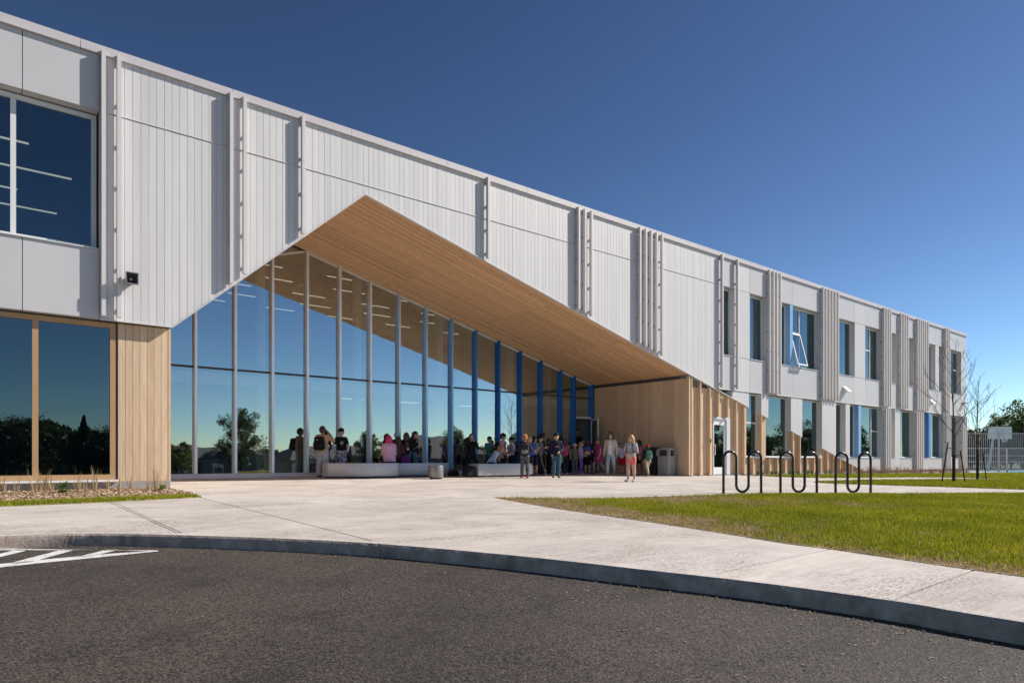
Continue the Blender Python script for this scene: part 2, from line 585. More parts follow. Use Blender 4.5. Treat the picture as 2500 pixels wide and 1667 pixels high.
KERB_PX = [(0, 1309), (130, 1305), (268, 1303), (421, 1305), (612, 1312), (765, 1318), (900, 1326), (1070, 1339), (1240, 1355), (1410, 1374),
           (1580, 1392), (1700, 1404), (1870, 1425), (2040, 1448), (2210, 1472), (2380, 1500), (2500, 1520)]
kerb_ctrl = [gp(*p) for p in KERB_PX]
x0k, y0k = kerb_ctrl[0]
kerb_ctrl = [(x0k - 9, y0k + 0.9), (x0k - 5, y0k + 0.45), (x0k - 2, y0k + 0.13)] + kerb_ctrl[0:-1:2] + [kerb_ctrl[-1]]
xe, ye = kerb_ctrl[-1]; dx_, dy_ = xe - kerb_ctrl[-2][0], ye - kerb_ctrl[-2][1]
dl = math.hypot(dx_, dy_)
for s in (3, 7, 14):
    kerb_ctrl.append((xe + dx_ / dl * s + 0.02 * s * s, ye + dy_ / dl * s))
KERB = catmull(kerb_ctrl, 10)

def offset_curve(C, d):
    out = []
    for i in range(len(C)):
        a = np.array(C[max(i - 1, 0)]); b = np.array(C[min(i + 1, len(C) - 1)])
        t = (b - a) / np.linalg.norm(b - a)
        out.append((C[i][0] - t[1] * d, C[i][1] + t[0] * d))
    return out

KERB_IN = offset_curve(KERB, 0.16)
KERB_H = 0.12
# the asphalt
rd = MB()
road_poly_y = lambda x, y: ground(x, y) - KERB_H
rx = [-120, -20, 0, 22, 62, 160]
ry = [-44, -30, -20, -10, -3]
rv = [(x, y, (ground(x, y) - KERB_H)) for y in ry for x in rx]
rf = [(j * 6 + i, j * 6 + i + 1, (j + 1) * 6 + i + 1, (j + 1) * 6 + i) for j in range(len(ry) - 1) for i in range(5)]
tag(mesh_obj('road', rv, rf, M_ASPH), kind='structure')

# kerb: cast in three lengths, edges chipped a little
def kerb_piece(i0, i1, parent):
    prof_n = 6
    V, Fq = [], []
    for i in range(i0, i1 + 1):
        a = np.array(KERB[max(i - 1, 0)]); b = np.array(KERB[min(i + 1, len(KERB) - 1)])
        t = (b - a) / np.linalg.norm(b - a); nrm = np.array([t[1], -t[0]])      # towards the road
        p = np.array(KERB[i]); g = ground(*p)
        gap = 0.003 * (1 if i == i0 else -1 if i == i1 else 0)
        p = p + t * gap
        j = lambda s: float(rng.normal(0, s)) * 0.35
        c = abs(j(0.006))
        prof = [(0.025, -KERB_H - 0.03), (0.012 + j(0.002), -0.045), (0.004 + j(0.003), -0.016 - c), (-0.012 - c + j(0.002), 0.002), (-0.06, 0.004), (-0.16, 0.004), (-0.16, -KERB_H - 0.03)]
        for q, z in prof:
            V.append((p[0] + nrm[0] * q, p[1] + nrm[1] * q, g + z))
    m = 7
    for i in range(i1 - i0):
        for k in range(m):
            a_, b_ = i * m + k, i * m + (k + 1) % m
            Fq.append((a_, a_ + m, b_ + m, b_))
    Fq.append(tuple(range(m))); Fq.append(tuple(range((i1 - i0) * m + m - 1, (i1 - i0) * m - 1, -1)))
    ko = mesh_obj('kerb_stone', V, Fq, M_KERB, parent)
    ko.data.materials.append(M_CONC)
    for i, f in enumerate(ko.data.polygons):       # the cast top is the same concrete as the walk
        if i < (i1 - i0) * m and i % m in (3, 4):
            f.material_index = 1
    return ko

# finer stations so that the chipped edge reads
KERB = catmull(kerb_ctrl, 40)
kroot = empty('kerb', (0, 0, 0)); tag(kroot, kind='structure')
def kerb_index(px, py):
    x, y = gp(px, py)
    return min(range(len(KERB)), key=lambda i: (KERB[i][0] - x) ** 2 + (KERB[i][1] - y) ** 2)
cuts = [0, kerb_index(940, 1327), len(KERB) - 1]
for a_, b_ in zip(cuts[:-1], cuts[1:]):
    if b_ > a_ + 1:
        kerb_piece(a_, b_, kroot)

# paving slabs with real joints
outline = [p for p in KERB_IN] + [(62, KERB_IN[-1][1]), (62, 5.0), (KERB_IN[0][0], 5.0)]
if area2(outline) < 0:
    outline.reverse()
cells = [outline]
def cut_cells(cells, pa, pb, where=lambda c: True, gap=0.0085):
    a, b = np.array(pa, float), np.array(pb, float)
    t = (b - a) / np.linalg.norm(b - a); nrm = np.array([-t[1], t[0]])
    out = []
    for c in cells:
        cen = np.mean(np.array(c), axis=0)
        if not where(cen):
            out.append(c); continue
        for keep in (1, -1):
            o = keep * nrm * gap
            part = clip_poly(c, tuple(a + o), tuple(b + o), keep)
            if len(part) >= 3 and abs(area2(part)) > 0.05:
                out.append(part)
    return out
LA = (gp(417, 1196), gp(938, 1327))
cells = cut_cells(cells, *LA, gap=0.011)
def side(p, l):
    return (l[1][0] - l[0][0]) * (p[1] - l[0][1]) - (l[1][1] - l[0][1]) * (p[0] - l[0][0])
right_of_A = lambda c: c[0] > 4.0 or c[1] > -1.0
cells = cut_cells(cells, (22, -30), (22, 6))
E1 = (gp(605, 1232), gp(1208, 1212))
cells = cut_cells(cells, *E1, where=lambda c: side(c, LA) > 0 or c[0] > 3.4)
cells = cut_cells(cells, gp(944, 1325), gp(1580, 1272), where=lambda c: side(c, E1) < 0 and c[0] < 22 and c[0] > 2.2)
cells = cut_cells(cells, gp(266, 1225), gp(436, 1302), where=lambda c: side(c, LA) < 0 or c[0] < 2.0)
cells = cut_cells(cells, gp(277, 1225), gp(447, 1302), where=lambda c: c[0] < 3.6 and c[1] < -1.5)
for a_, b_ in (((1835, 1381), (2040, 1337)), ((2168, 1468), (2390, 1387)), ((1500, 1384), (1640, 1280))):
    cells = cut_cells(cells, gp(*a_), gp(*b_), where=lambda c: side(c, E1) < 0 and 2.2 < c[0] < 22)
# plaza field in front of the glass
pl = lambda c: side(c, E1) > 0 and c[0] < 23
cells = cut_cells(cells, (-1, 0.2), (21, 0.0), where=pl)
for xx in (7.2, 11.0, 14.8, 18.6):
    cells = cut_cells(cells, (xx, -3), (xx + 0.15, 5), where=lambda c: pl(c))
cells = cut_cells(cells, (3, 2.6), (21, 2.5), where=lambda c: c[1] > 0.2 and 3 < c[0] < 21.5)
for xx in (27, 32, 37, 42, 47, 52, 57):
    cells = cut_cells(cells, (xx, -30), (xx, 6), where=lambda c: c[0] > 22)
plaza = empty('pavement', (0, 0, 0)); tag(plaza, kind='structure')
for c in cells:
    if area2(c) < 0:
        c = c[::-1]
    MB().prism_xy(c, lambda x, y: ground(x, y) - 0.2, ground).build('paving_slab', M_CONC, plaza)

# painted hatching on the asphalt
M_PAINT = mat('road_paint', (0.62, 0.61, 0.585), 0.7, var=0.12, scale=9, bump=0.3, bscale=90, col2=(0.78, 0.77, 0.74), detail=9)
hroot = empty('road_marking', (0, 0, 0)); tag(hroot, kind='structure')
def rp(px, py):
    """a point of the asphalt plane"""
    d = ray(px, py); z = -0.3
    for _ in range(30):
        t = (z - CAM_Z) / d[2]
        z = 0.5 * z + 0.5 * (ground(d[0] * t, d[1] * t + CAM_Y) - KERB_H)
    return (d[0] * t, d[1] * t + CAM_Y)
def stripe(pts_px):
    c = [rp(*q) for q in pts_px]
    if area2(c) < 0:
        c = c[::-1]
    v = [(x, y, ground(x, y) - KERB_H + 0.004) for x, y in c]
    mesh_obj('painted_stripe', v, [tuple(range(len(v)))], M_PAINT, hroot)
stripe([(-400, 1345), (0, 1343.5), (386, 1343.6), (384, 1345.2), (0, 1338.5), (-400, 1338.5)][::-1])
stripe([(386, 1343.4), (233, 1354.5), (90, 1367.5), (0, 1377), (-150, 1394), (-150, 1408), (0, 1385.5), (90, 1375.5), (233, 1361.5), (386, 1346)])
stripe([(0, 1352), (40, 1341.6), (75, 1341.6), (0, 1360), (-160, 1400), (-180, 1394)])
stripe([(150, 1342), (185, 1342), (70, 1373.5), (40, 1376.8), (20, 1376)])
stripe([(258, 1342.2), (290, 1342.2), (222, 1358), (180, 1362)])

# ------------------------------------------------------------------ lawns and beds
def px_poly(pts):
    c = [gp(*p) if len(p) == 2 and p[1] > 900 else p for p in pts]
    return c if area2(c) > 0 else c[::-1]
M_SOIL = mat('lawn_soil', (0.20, 0.175, 0.06), 0.95, var=0.3, scale=3.2, col2=(0.40, 0.31, 0.17), bump=0.7, bscale=60, detail=8)
M_MULCH = mat('mulch', (0.30, 0.21, 0.13), 0.95, var=0.4, scale=30, col2=(0.44, 0.33, 0.22), bump=0.8, bscale=60)
LAWN1 = px_poly([(1206, 1215), (1354, 1240.5), (1580, 1273), (1700, 1291), (1920, 1327), (2040, 1342), (2210, 1367), (2380, 1392), (2500, 1404)]
                + [('w', 0)] * 0 ) if False else None
low = [gp(*p) for p in [(1206, 1214.5), (1280, 1228), (1354, 1240.5), (1460, 1256), (1580, 1273), (1700, 1291), (1920, 1327), (2040, 1342), (2210, 1367), (2380, 1392), (2500, 1408)]]
upp = [gp(*p) for p in [(2600, 1203.5), (2500, 1204), (2250, 1205.5), (1900, 1205.5), (1760, 1208), (1680, 1211), (1500, 1217.2), (1350, 1216.5)]]
LAWN1 = low + [(9.6, -17.5), (30, -17.5)] + upp
LAWN2 = [gp(*p) for p in [(1986, 1177.6), (2032, 1180), (2128, 1183.2), (2255, 1187), (2383, 1191), (2500, 1195), (2640, 1200),
                          (2640, 1174), (2500, 1173), (2351, 1171.8), (2128, 1174), (2032, 1177)]]
LAWN3 = [gp(*p) for p in [(1841, 1160.5), (1900, 1164), (2011, 1166.8), (2128, 1166.2), (2240, 1165), (2351, 1166), (2500, 1171), (2640, 1172)]] + [(62, -0.9), (40, -0.9), (24.6, -0.45)]
LAWN4 = [(-9, gp(0, 1237)[1] + 0.35), gp(0, 1237), gp(250, 1226.5), gp(493, 1214), gp(424, 1199), (3.42, 0.1), (-9, 0.1)]
MULCH4 = [(-9, gp(0, 1226)[1] + 0.3), gp(0, 1226), gp(220, 1217), gp(425, 1210), gp(470, 1208.5), gp(424, 1199), (3.42, 0.1), (-9, 0.1)]
MULCH3 = [(27.0, -0.55), (31, -1.1), (40, -1.25), (49.9, -1.2), (49.9, 0.1), (24.4, 0.1), (24.4, -0.4)]
LAWNS = []
for pts, nm, m, dz in ((LAWN1, 'lawn', M_SOIL, 0.005), (LAWN2, 'lawn', M_SOIL, 0.008), (LAWN3, 'lawn', M_SOIL, 0.010), (LAWN4, 'lawn', M_SOIL, 0.008),
                       (MULCH4, 'planting_bed', M_MULCH, 0.035), (MULCH3, 'planting_bed', M_MULCH, 0.03)):
    c = pts if area2(pts) > 0 else pts[::-1]
    xa = min(p[0] for p in c); xb = max(p[0] for p in c)
    root = empty(nm, (0, 0, 0)) if False else None
    halves = [c] if (xb <= 22 or xa >= 22) else [clip_poly(c, (22, -50), (22, 50), 1), clip_poly(c, (22, -50), (22, 50), -1)]
    mb = MB()
    for h in halves:
        if len(h) > 2:
            mb.prism_xy(h, lambda x, y: ground(x, y) - 0.03, (lambda d: (lambda x, y: ground(x, y) + d))(dz))
    o = mb.build(nm, m); tag(o, kind='structure')
    if nm == 'lawn':
        LAWNS.append((c, o))

# ------------------------------------------------------------------ the school building
B = empty('school_building', (24, 5, 0.0))
tag(B, 'two-storey school with white metal cladding, fins and a peaked wood-lined glass entrance', 'building')
TOP, COPE0, HEAD, SILL, MID, GSILL, BASE = 8.60, 8.43, 7.35, 4.70, 3.35, 0.74, 0.07
AX, AZ, LX, RX = 7.84, 7.13, 3.5, 20.9
XL, XR = -7.0, fX(2358.5)
def diag(x):
    return AZ - 0.2585 * (x - AX)
def lefts(x):
    return MID + (AZ - MID) * (x - LX) / (AX - LX)
def soff(x):
    return lefts(x) if x < AX else diag(x)
YC = 4.9                     # the glass wall stands back this far
XE = fX(1754.7)              # white planks end here, flat panels begin

# backing behind the planks
mb = MB()
mb.prism_xz([(fX(242.7) + 0.02, MID + 0.03), (LX, MID + 0.03), (AX, AZ + 0.03), (AX, COPE0)] + [(fX(242.7) + 0.02, COPE0)], 0.025, 0.3)
mb.prism_xz([(AX, AZ + 0.03), (XE, diag(XE) + 0.03), (XE, COPE0), (AX, COPE0)], 0.025, 0.3)
mb.build('backing_wall', M_GREYM, B)

# planks: one board each, upper and lower course, cut along the slanted edge
PW = 0.143
x = fX(242.7)
def cut_plank(xa, xb, za_fn, zt):
    pts = [xa] + [q for q in (LX, AX) if xa < q < xb] + [xb]
    poly = [(p, za_fn(p)) for p in pts] + [(xb, zt), (xa, zt)]
    return poly
def low_edge(p):
    if p <= LX:
        return MID
    return max(soff(p), MID) if p < XE else MID
def tilt_plank(o):
    vs = o.data.vertices; xc = sum(v.co.x for v in vs) / len(vs); a = random.gauss(0, 0.007)
    for v in vs:
        if v.co.y < 0.01:
            v.co.y += a * (v.co.x - xc)
while x < XE - 0.02:
    xa, xb = x + 0.003, min(x + PW, XE) - 0.003
    dy = random.uniform(-0.0015, 0.0015)
    tilt_plank(MB().prism_xz([(xa, HEAD + 0.014), (xb, HEAD + 0.014), (xb, COPE0 - 0.004), (xa, COPE0 - 0.004)], dy, 0.022).build('plank', M_WHITE, B))
    tilt_plank(MB().prism_xz(cut_plank(xa, xb, lambda p: low_edge(p) + 0.012, HEAD - 0.010), dy, 0.022).build('plank', M_WHITE, B))
    x += PW
# flashing between the two courses and along the slanted edge
MB().box(fX(242.7), XE, -0.014, 0.02, HEAD - 0.002, HEAD + 0.0135).build('joint_flashing', M_FIN, B)
tr = MB()
tr.prism_xz([(LX, MID - 0.012), (AX, AZ - 0.012), (AX, AZ + 0.012), (LX, MID + 0.012)], -0.03, 0.05)
tr.build('edge_trim', M_WHITE, B)
XD = fX(1828.4)
tr = MB(); tr.prism_xz([(AX, AZ - 0.012), (XD, diag(XD) - 0.012), (XD, diag(XD) + 0.012), (AX, AZ + 0.012)], -0.03, 0.05)
tr.build('edge_trim', M_WHITE, B)
MB().box(fX(242.7), LX, -0.03, 0.05, MID - 0.012, MID + 0.008).build('edge_trim', M_WHITE, B)
MB().box(XE, XR, -0.028, 0.05, MID - 0.006, MID + 0.006).build('edge_trim', M_WHITE, B)

# coping, one length of folded metal each
x = fX(196) - 2.78 * 4
while x < XR:
    x1 = min(x + 2.78, XR + 0.04)
    if x1 - x > 0.4:
        c = MB(); c.box(x + 0.004, x1 - 0.004, -0.05, 0.55, COPE0 + 0.018, TOP); c.box(x + 0.004, x1 - 0.004, -0.062, 0.02, COPE0, COPE0 + 0.018)
        c.build('coping', M_COPE, B)
    x = x1 if x1 < XR else XR + 1
    if x1 - x == 0 and x1 >= XR:
        break
MB().box(XL, XR, 0.56, 13.5, 8.25, 8.42).build('roof', M_INTD, B)

# fins with their stand-off brackets
def fin(X0, z0, z1):
    f = MB(); f.box(X0, X0 + 0.07, -0.15, -0.046, z0, z1)
    fo = f.build('fin', M_FIN, B)
    b = MB(); n = max(2, int(round((z1 - z0 - 0.3) / 0.74)) + 1)
    for i in range(n):
        z = z0 + 0.15 + (z1 - z0 - 0.3) * i / (n - 1)
        b.box(X0 + 0.012, X0 + 0.058, -0.046, 0.03, z - 0.025, z + 0.025)
    br = b.build('bracket', M_DARK, fo)
    br.location = (0, 0, 0)
UP = [245, 283, 556.6, 589.5, 732, 1184, 1404.7, 1420, 1436, 1554.4, 1568.7, 1581.9, 1595, 1608.7, 1755.8, 1793.3,
      1871.6, 1881.2, 1889.5, 1898, 2002.6, 2010, 2017.5, 2024.8, 2032.3, 2039.4, 2152, 2158, 2163.6, 2168.5,
      2193.4, 2199.4, 2204.8, 2210.4, 2233.9, 2239.2, 2244.3, 2249.4, 2254.6, 2259.9, 2302.8, 2307.4, 2312]
for px in UP:
    X0 = fX(px)
    fin(X0, max(MID, low_edge(X0 + 0.07), low_edge(X0)) + 0.05, COPE0 + 0.06)
for px in (2156, 2161.5, 2167, 2232, 2237, 2242, 2247, 2304.6, 2309.5, 2314.5, 2344.5, 2349.2, 2353.8):
    fin(fX(px), BASE, MID - 0.03)

# flat panels and ribbed panels of the far wing
RIB_T = {(1794, 1829.5), (2087, 2112.3)}
def panel(pa, pb, z0, z1, ribbed=False, m=None, name='panel'):
    xa, xb = fX(pa) + 0.006, fX(pb) - 0.006
    if ribbed:
        r = MB(); n = max(2, int(round((xb - xa) / PW)))
        for i in range(n):
            r.box(xa + (xb - xa) * i / n + 0.004, xa + (xb - xa) * (i + 1) / n - 0.004, 0.0, 0.02, z0 + 0.008, z1 - 0.008)
        r.box(xa, xb, 0.0202, 0.3, z0 + 0.008, z1 - 0.008)
        return tag(r.build('ribbed_panel', M_WHITE, B))
    return MB().box(xa, xb, 0.0, 0.3, z0 + 0.008, z1 - 0.008).build(name, m or M_PANEL, B)
BR = [1754.7, 1794, 1829.5, 1873, 1902, 1935.4, 2003, 2045, 2087, 2112.3, 2153, 2174.4, 2188, 2216, 2233, 2265.4, 2283.6, 2292.3, 2304, 2317, 2346.6, 2358.5]
for a_, b_ in zip(BR[:-1], BR[1:]):
    rb = (a_, b_) in RIB_T
    panel(a_, b_, HEAD, COPE0, rb)
    panel(a_, b_, MID, SILL - 0.02, rb)
M_BLUE = mat('blue_panel', (0.055, 0.22, 0.55), 0.4)
M_BLUEL = mat('light_blue_panel', (0.22, 0.43, 0.72), 0.4)
for a_, b_, rb in ((1754.7, 1763.9, 0), (1793.3, 1830.8, 1), (1871.6, 1905.5, 0), (1928.8, 1935.6, 2), (2002, 2046, 0), (2086.7, 2112.4, 1), (2153, 2174.6, 0),
                   (2187.7, 2216, 0), (2231, 2265.6, 0), (2283.6, 2292.3, 1), (2303.5, 2317, 0), (2346.6, 2358.5, 0)):
    panel(a_, b_, SILL - 0.02, HEAD, rb == 1, M_BLUEL if rb == 2 else None, 'blue_panel' if rb == 2 else 'panel')
# left wing
for xa, xb in ((XL, -2.6), (-2.6, fX(54.8)), (fX(54.8), fX(242.7))):
    for z0, z1 in ((HEAD, COPE0), (MID, SILL - 0.02)):
        MB().box(xa + 0.006, xb - 0.006, 0.0, 0.3, z0 + 0.008, z1 - 0.008).build('panel', M_PANEL, B)

# windows: frame, panes, sill
def window(xa, xb, z0, z1, y=0.2, mull=(), trans=(), fw=0.055, m=None, glass=None, sill=True, name='window', sillm=None):
    """trans: (z, x0, x1)"""
    m = m or M_FRAME
    f = MB()
    yf = y + 0.07
    f.box(xa, xb, y, yf, z0, z0 + fw); f.box(xa, xb, y, yf, z1 - fw, z1)
    f.box(xa, xa + fw, y, yf, z0 + fw, z1 - fw); f.box(xb - fw, xb, y, yf, z0 + fw, z1 - fw)
    for q in mull:
        f.box(q - fw / 2, q + fw / 2, y + 0.003, yf, z0 + fw, z1 - fw)
    for z, a, b in trans:
        f.box(a, b, y + 0.006, yf, z - fw * 0.6, z + fw * 0.6)
    fo = f.build(name, m, B)
    xsb = [xa + fw] + sorted(mull) + [xb - fw]
    for i in range(len(xsb) - 1):
        a = xsb[i] + (fw / 2 if i else 0); b = xsb[i + 1] - (fw / 2 if i < len(xsb) - 2 else 0)
        zs = [z0 + fw] + [z for z, p, q in trans if p < (a + b) / 2 < q] + [z1 - fw]
        for k in range(len(zs) - 1):
            p = MB().box(a, b, y + 0.04, y + 0.052, zs[k] + (fw * 0.6 if k else 0), zs[k + 1] - (fw * 0.6 if k < len(zs) - 2 else 0)).build('pane', glass or M_GLASSD, fo)
            p.location = (0, 0, 0)
            warp_pane(p)
    if sill:
        s = MB().box(xa, xb, -0.03, y, z0 - 0.022, z0 - 0.002).build('sill', sillm or M_FRAME, fo)
        s.location = (0, 0, 0)
    return fo
U = [(1763.9, 1793.3), (1830.8, 1871.6), (1905.5, 1928.8), (1935.6, 2002), (2046, 2086.7), (2112.4, 2153), (2174.6, 2187.7), (2216, 2231), (2265.6, 2283.6), (2292.3, 2303.5), (2317, 2346.6)]
M_REFL_PALE = mat('reflection_pale', (0.50, 0.53, 0.52), 0.8)
M_REFL_DARK = mat('reflection_dark', (0.20, 0.23, 0.24), 0.8)
sash_x = None
for i, (a_, b_) in enumerate(U):
    xa, xb = fX(a_) + 0.004, fX(b_) - 0.004
    if i == 3:
        q = fX(1951.5, 0.2)
        sash_x = (xa + 0.06, q - 0.03)
        window(xa, xb, SILL, HEAD - 0.02, mull=(q,), trans=((6.22, xa, q),))
    elif i == 5:
        q = fX(2123.7, 0.2)
        window(xa, xb, SILL, HEAD - 0.02, mull=(q,), trans=((6.2, xa, q),))
    elif i == 10:
        q = fX(2326, 0.2)
        window(xa, xb, SILL, HEAD - 0.02, mull=(q,), trans=((6.2, q, xb),))
    else:
        window(xa, xb, SILL, HEAD - 0.02)
    if i in (0, 1, 3, 5, 7):  # panels added behind the glass, their colour standing in for reflections in it
        MB().box(xa + (xb - xa) * (0.45 if i in (1, 3, 5) else 0.3), xb, 0.42, 0.44, SILL, HEAD).build('reflection_panel', M_REFL_PALE if i in (1, 5) else M_REFL_DARK, B)
# tilted-open lower sash of the wide upper window
sx0, sx1 = sash_x
sz0, sz1 = SILL + 0.06, 6.18
so = MB(); w_ = 0.05
so.box(sx0, sx1, -0.03, 0.02, 0, w_); so.box(sx0, sx1, -0.03, 0.02, sz1 - sz0 - w_, sz1 - sz0)
so.box(sx0, sx0 + w_, -0.03, 0.02, w_, sz1 - sz0 - w_); so.box(sx1 - w_, sx1, -0.03, 0.02, w_, sz1 - sz0 - w_)
M_BRIGHT = mat('bright_white_frame', (0.82, 0.82, 0.82), 0.4)
sash = so.build('open_sash', M_BRIGHT, B)
for v in sash.data.vertices:
    k = (sz1 - sz0 - v.co.z) / (sz1 - sz0)
    v.co.y += 0.17 - 0.36 * k
    v.co.z += sz0
sp = MB().box(sx0 + w_, sx1 - w_, -0.008, 0.0, w_, sz1 - sz0 - w_).build('pane', M_GLASSD, sash)
sp.location = (0, 0, 0)
for v in sp.data.vertices:
    k = (sz1 - sz0 - v.co.z) / (sz1 - sz0)
    v.co.y += 0.17 - 0.36 * k
    v.co.z += sz0
# upper left window
ml = fX(32, 0.25)
window(XL, fX(242.7) - 0.02, SILL, HEAD - 0.02, y=0.22, mull=(ml - 2.7, ml), fw=0.085)
# ground left window, tan frame
mg = fX(85.7, 0.2)
gl_r = fX(286)
window(XL, gl_r, 0.26, MID - 0.03, y=0.16, mull=(mg - 2.35, mg), fw=0.095, m=M_TAN, sill=False)
MB().box(XL, gl_r + 0.02, 0.02, 0.17, 0.215, 0.255).build('sill', M_BRIGHT, B)
MB().box(XL, LX - 0.02, 0.10, 0.35, -0.35, 0.21).build('plinth', M_PLINTH, B)

# wooden pier at the entrance corner: boards
pa = fX(288, 0.15); pw = (LX - pa - 0.05) / 7
MB().box(pa - 0.02, LX - 0.03, 0.172, 0.4, 0.2, MID - 0.01).build('pier_core', M_INTD, B)
for i in range(7):
    MB().box(pa + pw * i + 0.003, pa + pw * (i + 1) - 0.003, 0.15, 0.17, 0.22, MID - 0.02).build('wood_board', M_WOODV, B)
MB().box(LX - 0.048, LX, 0.145, 0.2, 0.19, MID - 0.02).build('corner_board', M_WOODB, B)
MB().box(pa - 0.02, LX, 0.14, 0.2, 0.185, 0.215).build('base_rail', M_WOODB, B)
# side wall of the entrance, left
for i in range(33):
    MB().box(LX - 0.02, LX, 0.205 + 0.142 * i, 0.205 + 0.142 * i + 0.138, 0.12, MID - 0.0).build('wood_board', M_WOODV, B)
MB().box(LX - 0.3, LX - 0.022, 0.42, YC, 0.1, MID).build('side_wall_core', M_INTD, B)

# side wall of the entrance, right: upright boards, dark grille above
RW0, RW1 = 0.13, YC - 0.05
nb_ = 34
for i in range(nb_):
    y0 = RW0 + (RW1 - RW0) * i / nb_; y1 = RW0 + (RW1 - RW0) * (i + 1) / nb_
    MB().box(RX, RX + 0.02, y0 + 0.002, y1 - 0.002, ground(RX, y0) + 0.0, diag(RX) - 0.13).build('wood_board', M_WOODV, B)
MB().box(RX + 0.021, RX + 0.3, RW0, RW1, -0.1, diag(RX) + 0.1).build('side_wall_core', M_INTD, B)
MB().box(RX + 0.004, RX + 0.02, RW0 + 0.3, RW1, diag(RX) - 0.125, diag(RX) - 0.02).build('dark_grille', M_DARK, B)

# soffit boards following the slope of the opening
def soffit(x0, x1, seg_len):
    m = MB()
    L_ = math.hypot(x1 - x0, soff(x1) - soff(x0))
    n = max(1, int(round(L_ / seg_len)))
    bw = 0.098
    ny = int((YC - 0.06) / bw)
    for j in range(ny):
        ya, yb = 0.055 + j * bw, 0.055 + (j + 1) * bw - 0.006
        for i in range(n):
            xa = x0 + (x1 - x0) * i / n + 0.003; xb = x0 + (x1 - x0) * (i + 1) / n - 0.003
            za, zb = soff(xa) + (0.0 if True else 0), soff(xb)
            v = [(xa, ya, za), (xb, ya, zb), (xb, yb, zb), (xa, yb, za), (xa, ya, za + 0.02), (xb, ya, zb + 0.02), (xb, yb, zb + 0.02), (xa, yb, za + 0.02)]
            f = [(0, 3, 2, 1), (4, 5, 6, 7), (0, 1, 5, 4), (1, 2, 6, 5), (2, 3, 7, 6), (3, 0, 4, 7)]
            m.add(v, f)
    return m
so1 = soffit(AX, RX, 3.4).build('soffit_boards', M_WOODS, B); so1['kind'] = 'stuff'
so2 = soffit(LX, AX, 2.9).build('soffit_boards', M_WOODS, B); so2['kind'] = 'stuff'
bk = MB()
bk.prism_xz([(LX, MID + 0.024), (AX, AZ + 0.024), (AX, AZ + 0.12), (LX, MID + 0.2)], 0.31, YC + 0.02)
bk.prism_xz([(AX, AZ + 0.024), (RX + 0.3, diag(RX + 0.3) + 0.024), (RX + 0.3, diag(RX) + 0.2), (AX, AZ + 0.12)], 0.31, YC + 0.02)
bk.build('soffit_backing', M_INTD, B)

# ------------------------------------------------------------------ glass wall
M_MULL = []
ZT = 3.2
GZ0 = 0.17
mx_ = [5.19 + 1.062 * k for k in range(-1, 14)] + [19.76, 20.82]
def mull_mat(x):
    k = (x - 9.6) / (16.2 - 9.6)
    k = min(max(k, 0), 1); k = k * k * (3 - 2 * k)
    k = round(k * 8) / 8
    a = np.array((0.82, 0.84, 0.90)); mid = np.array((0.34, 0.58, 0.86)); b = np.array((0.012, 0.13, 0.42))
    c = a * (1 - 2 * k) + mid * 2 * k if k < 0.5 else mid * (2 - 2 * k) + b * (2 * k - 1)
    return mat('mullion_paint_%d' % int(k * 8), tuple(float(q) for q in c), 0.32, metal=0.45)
sill_o = MB().box(LX, RX, YC - 0.05, YC + 0.1, GZ0 - 0.06, GZ0).build('glazing_sill', M_FRAME, B)
MB().box(LX, 19.73, YC - 0.03, YC + 0.1, GZ0 + 0.001, GZ0 + 0.08).build('bottom_rail', M_FRAME, B)
MB().box(LX, RX, YC - 0.02, YC + 0.3, -0.1, GZ0 - 0.062).build('threshold', M_PLINTH, B)
for i, xm in enumerate(mx_):
    MB().prism_xz([(xm - 0.035, GZ0 + 0.081 if xm < 19.7 else GZ0), (xm + 0.035, GZ0 + 0.081 if xm < 19.7 else GZ0), (xm + 0.035, soff(xm + 0.035) - 0.005), (xm - 0.035, soff(xm - 0.035) - 0.005)], YC - 0.14, YC + 0.1).build('mullion', mull_mat(xm), B)
edges = [LX + 0.3] + mx_
for i in range(len(edges) - 1):
    xa, xb = edges[i] + 0.036, edges[i + 1] - 0.036
    if i == 0:
        xa = LX + 0.02
    door_bay = i == len(edges) - 2
    z0 = GZ0 + 0.082
    if door_bay:
        z0 = 2.42
        MB().box(xa, xb, YC - 0.05, YC + 0.08, 2.34, 2.419).build('door_header', M_FRAME, B)
    # transom
    MB().box(xa, xb, YC - 0.02, YC + 0.08, ZT - 0.03, ZT + 0.03).build('transom', M_DARK, B)
    warp_pane(MB().box(xa, xb, YC - 0.004, YC + 0.008, z0, ZT - 0.031).build('pane', M_GLASS, B))
    if soff(xa) > ZT + 0.2:
        poly = [(xa, ZT + 0.031), (xb, ZT + 0.031), (xb, soff(xb) - 0.06)] + ([(AX, AZ - 0.06)] if xa < AX < xb else []) + [(xa, soff(xa) - 0.06)]
        warp_pane(MB().prism_xz(poly, YC - 0.004, YC + 0.008).build('pane', M_GLASS, B))
        hp = [(xa, soff(xa) - 0.059), (xb, soff(xb) - 0.059), (xb, soff(xb)), (xa, soff(xa))]
        MB().prism_xz(hp, YC - 0.03, YC + 0.06).build('head_rail', M_FRAME, B)
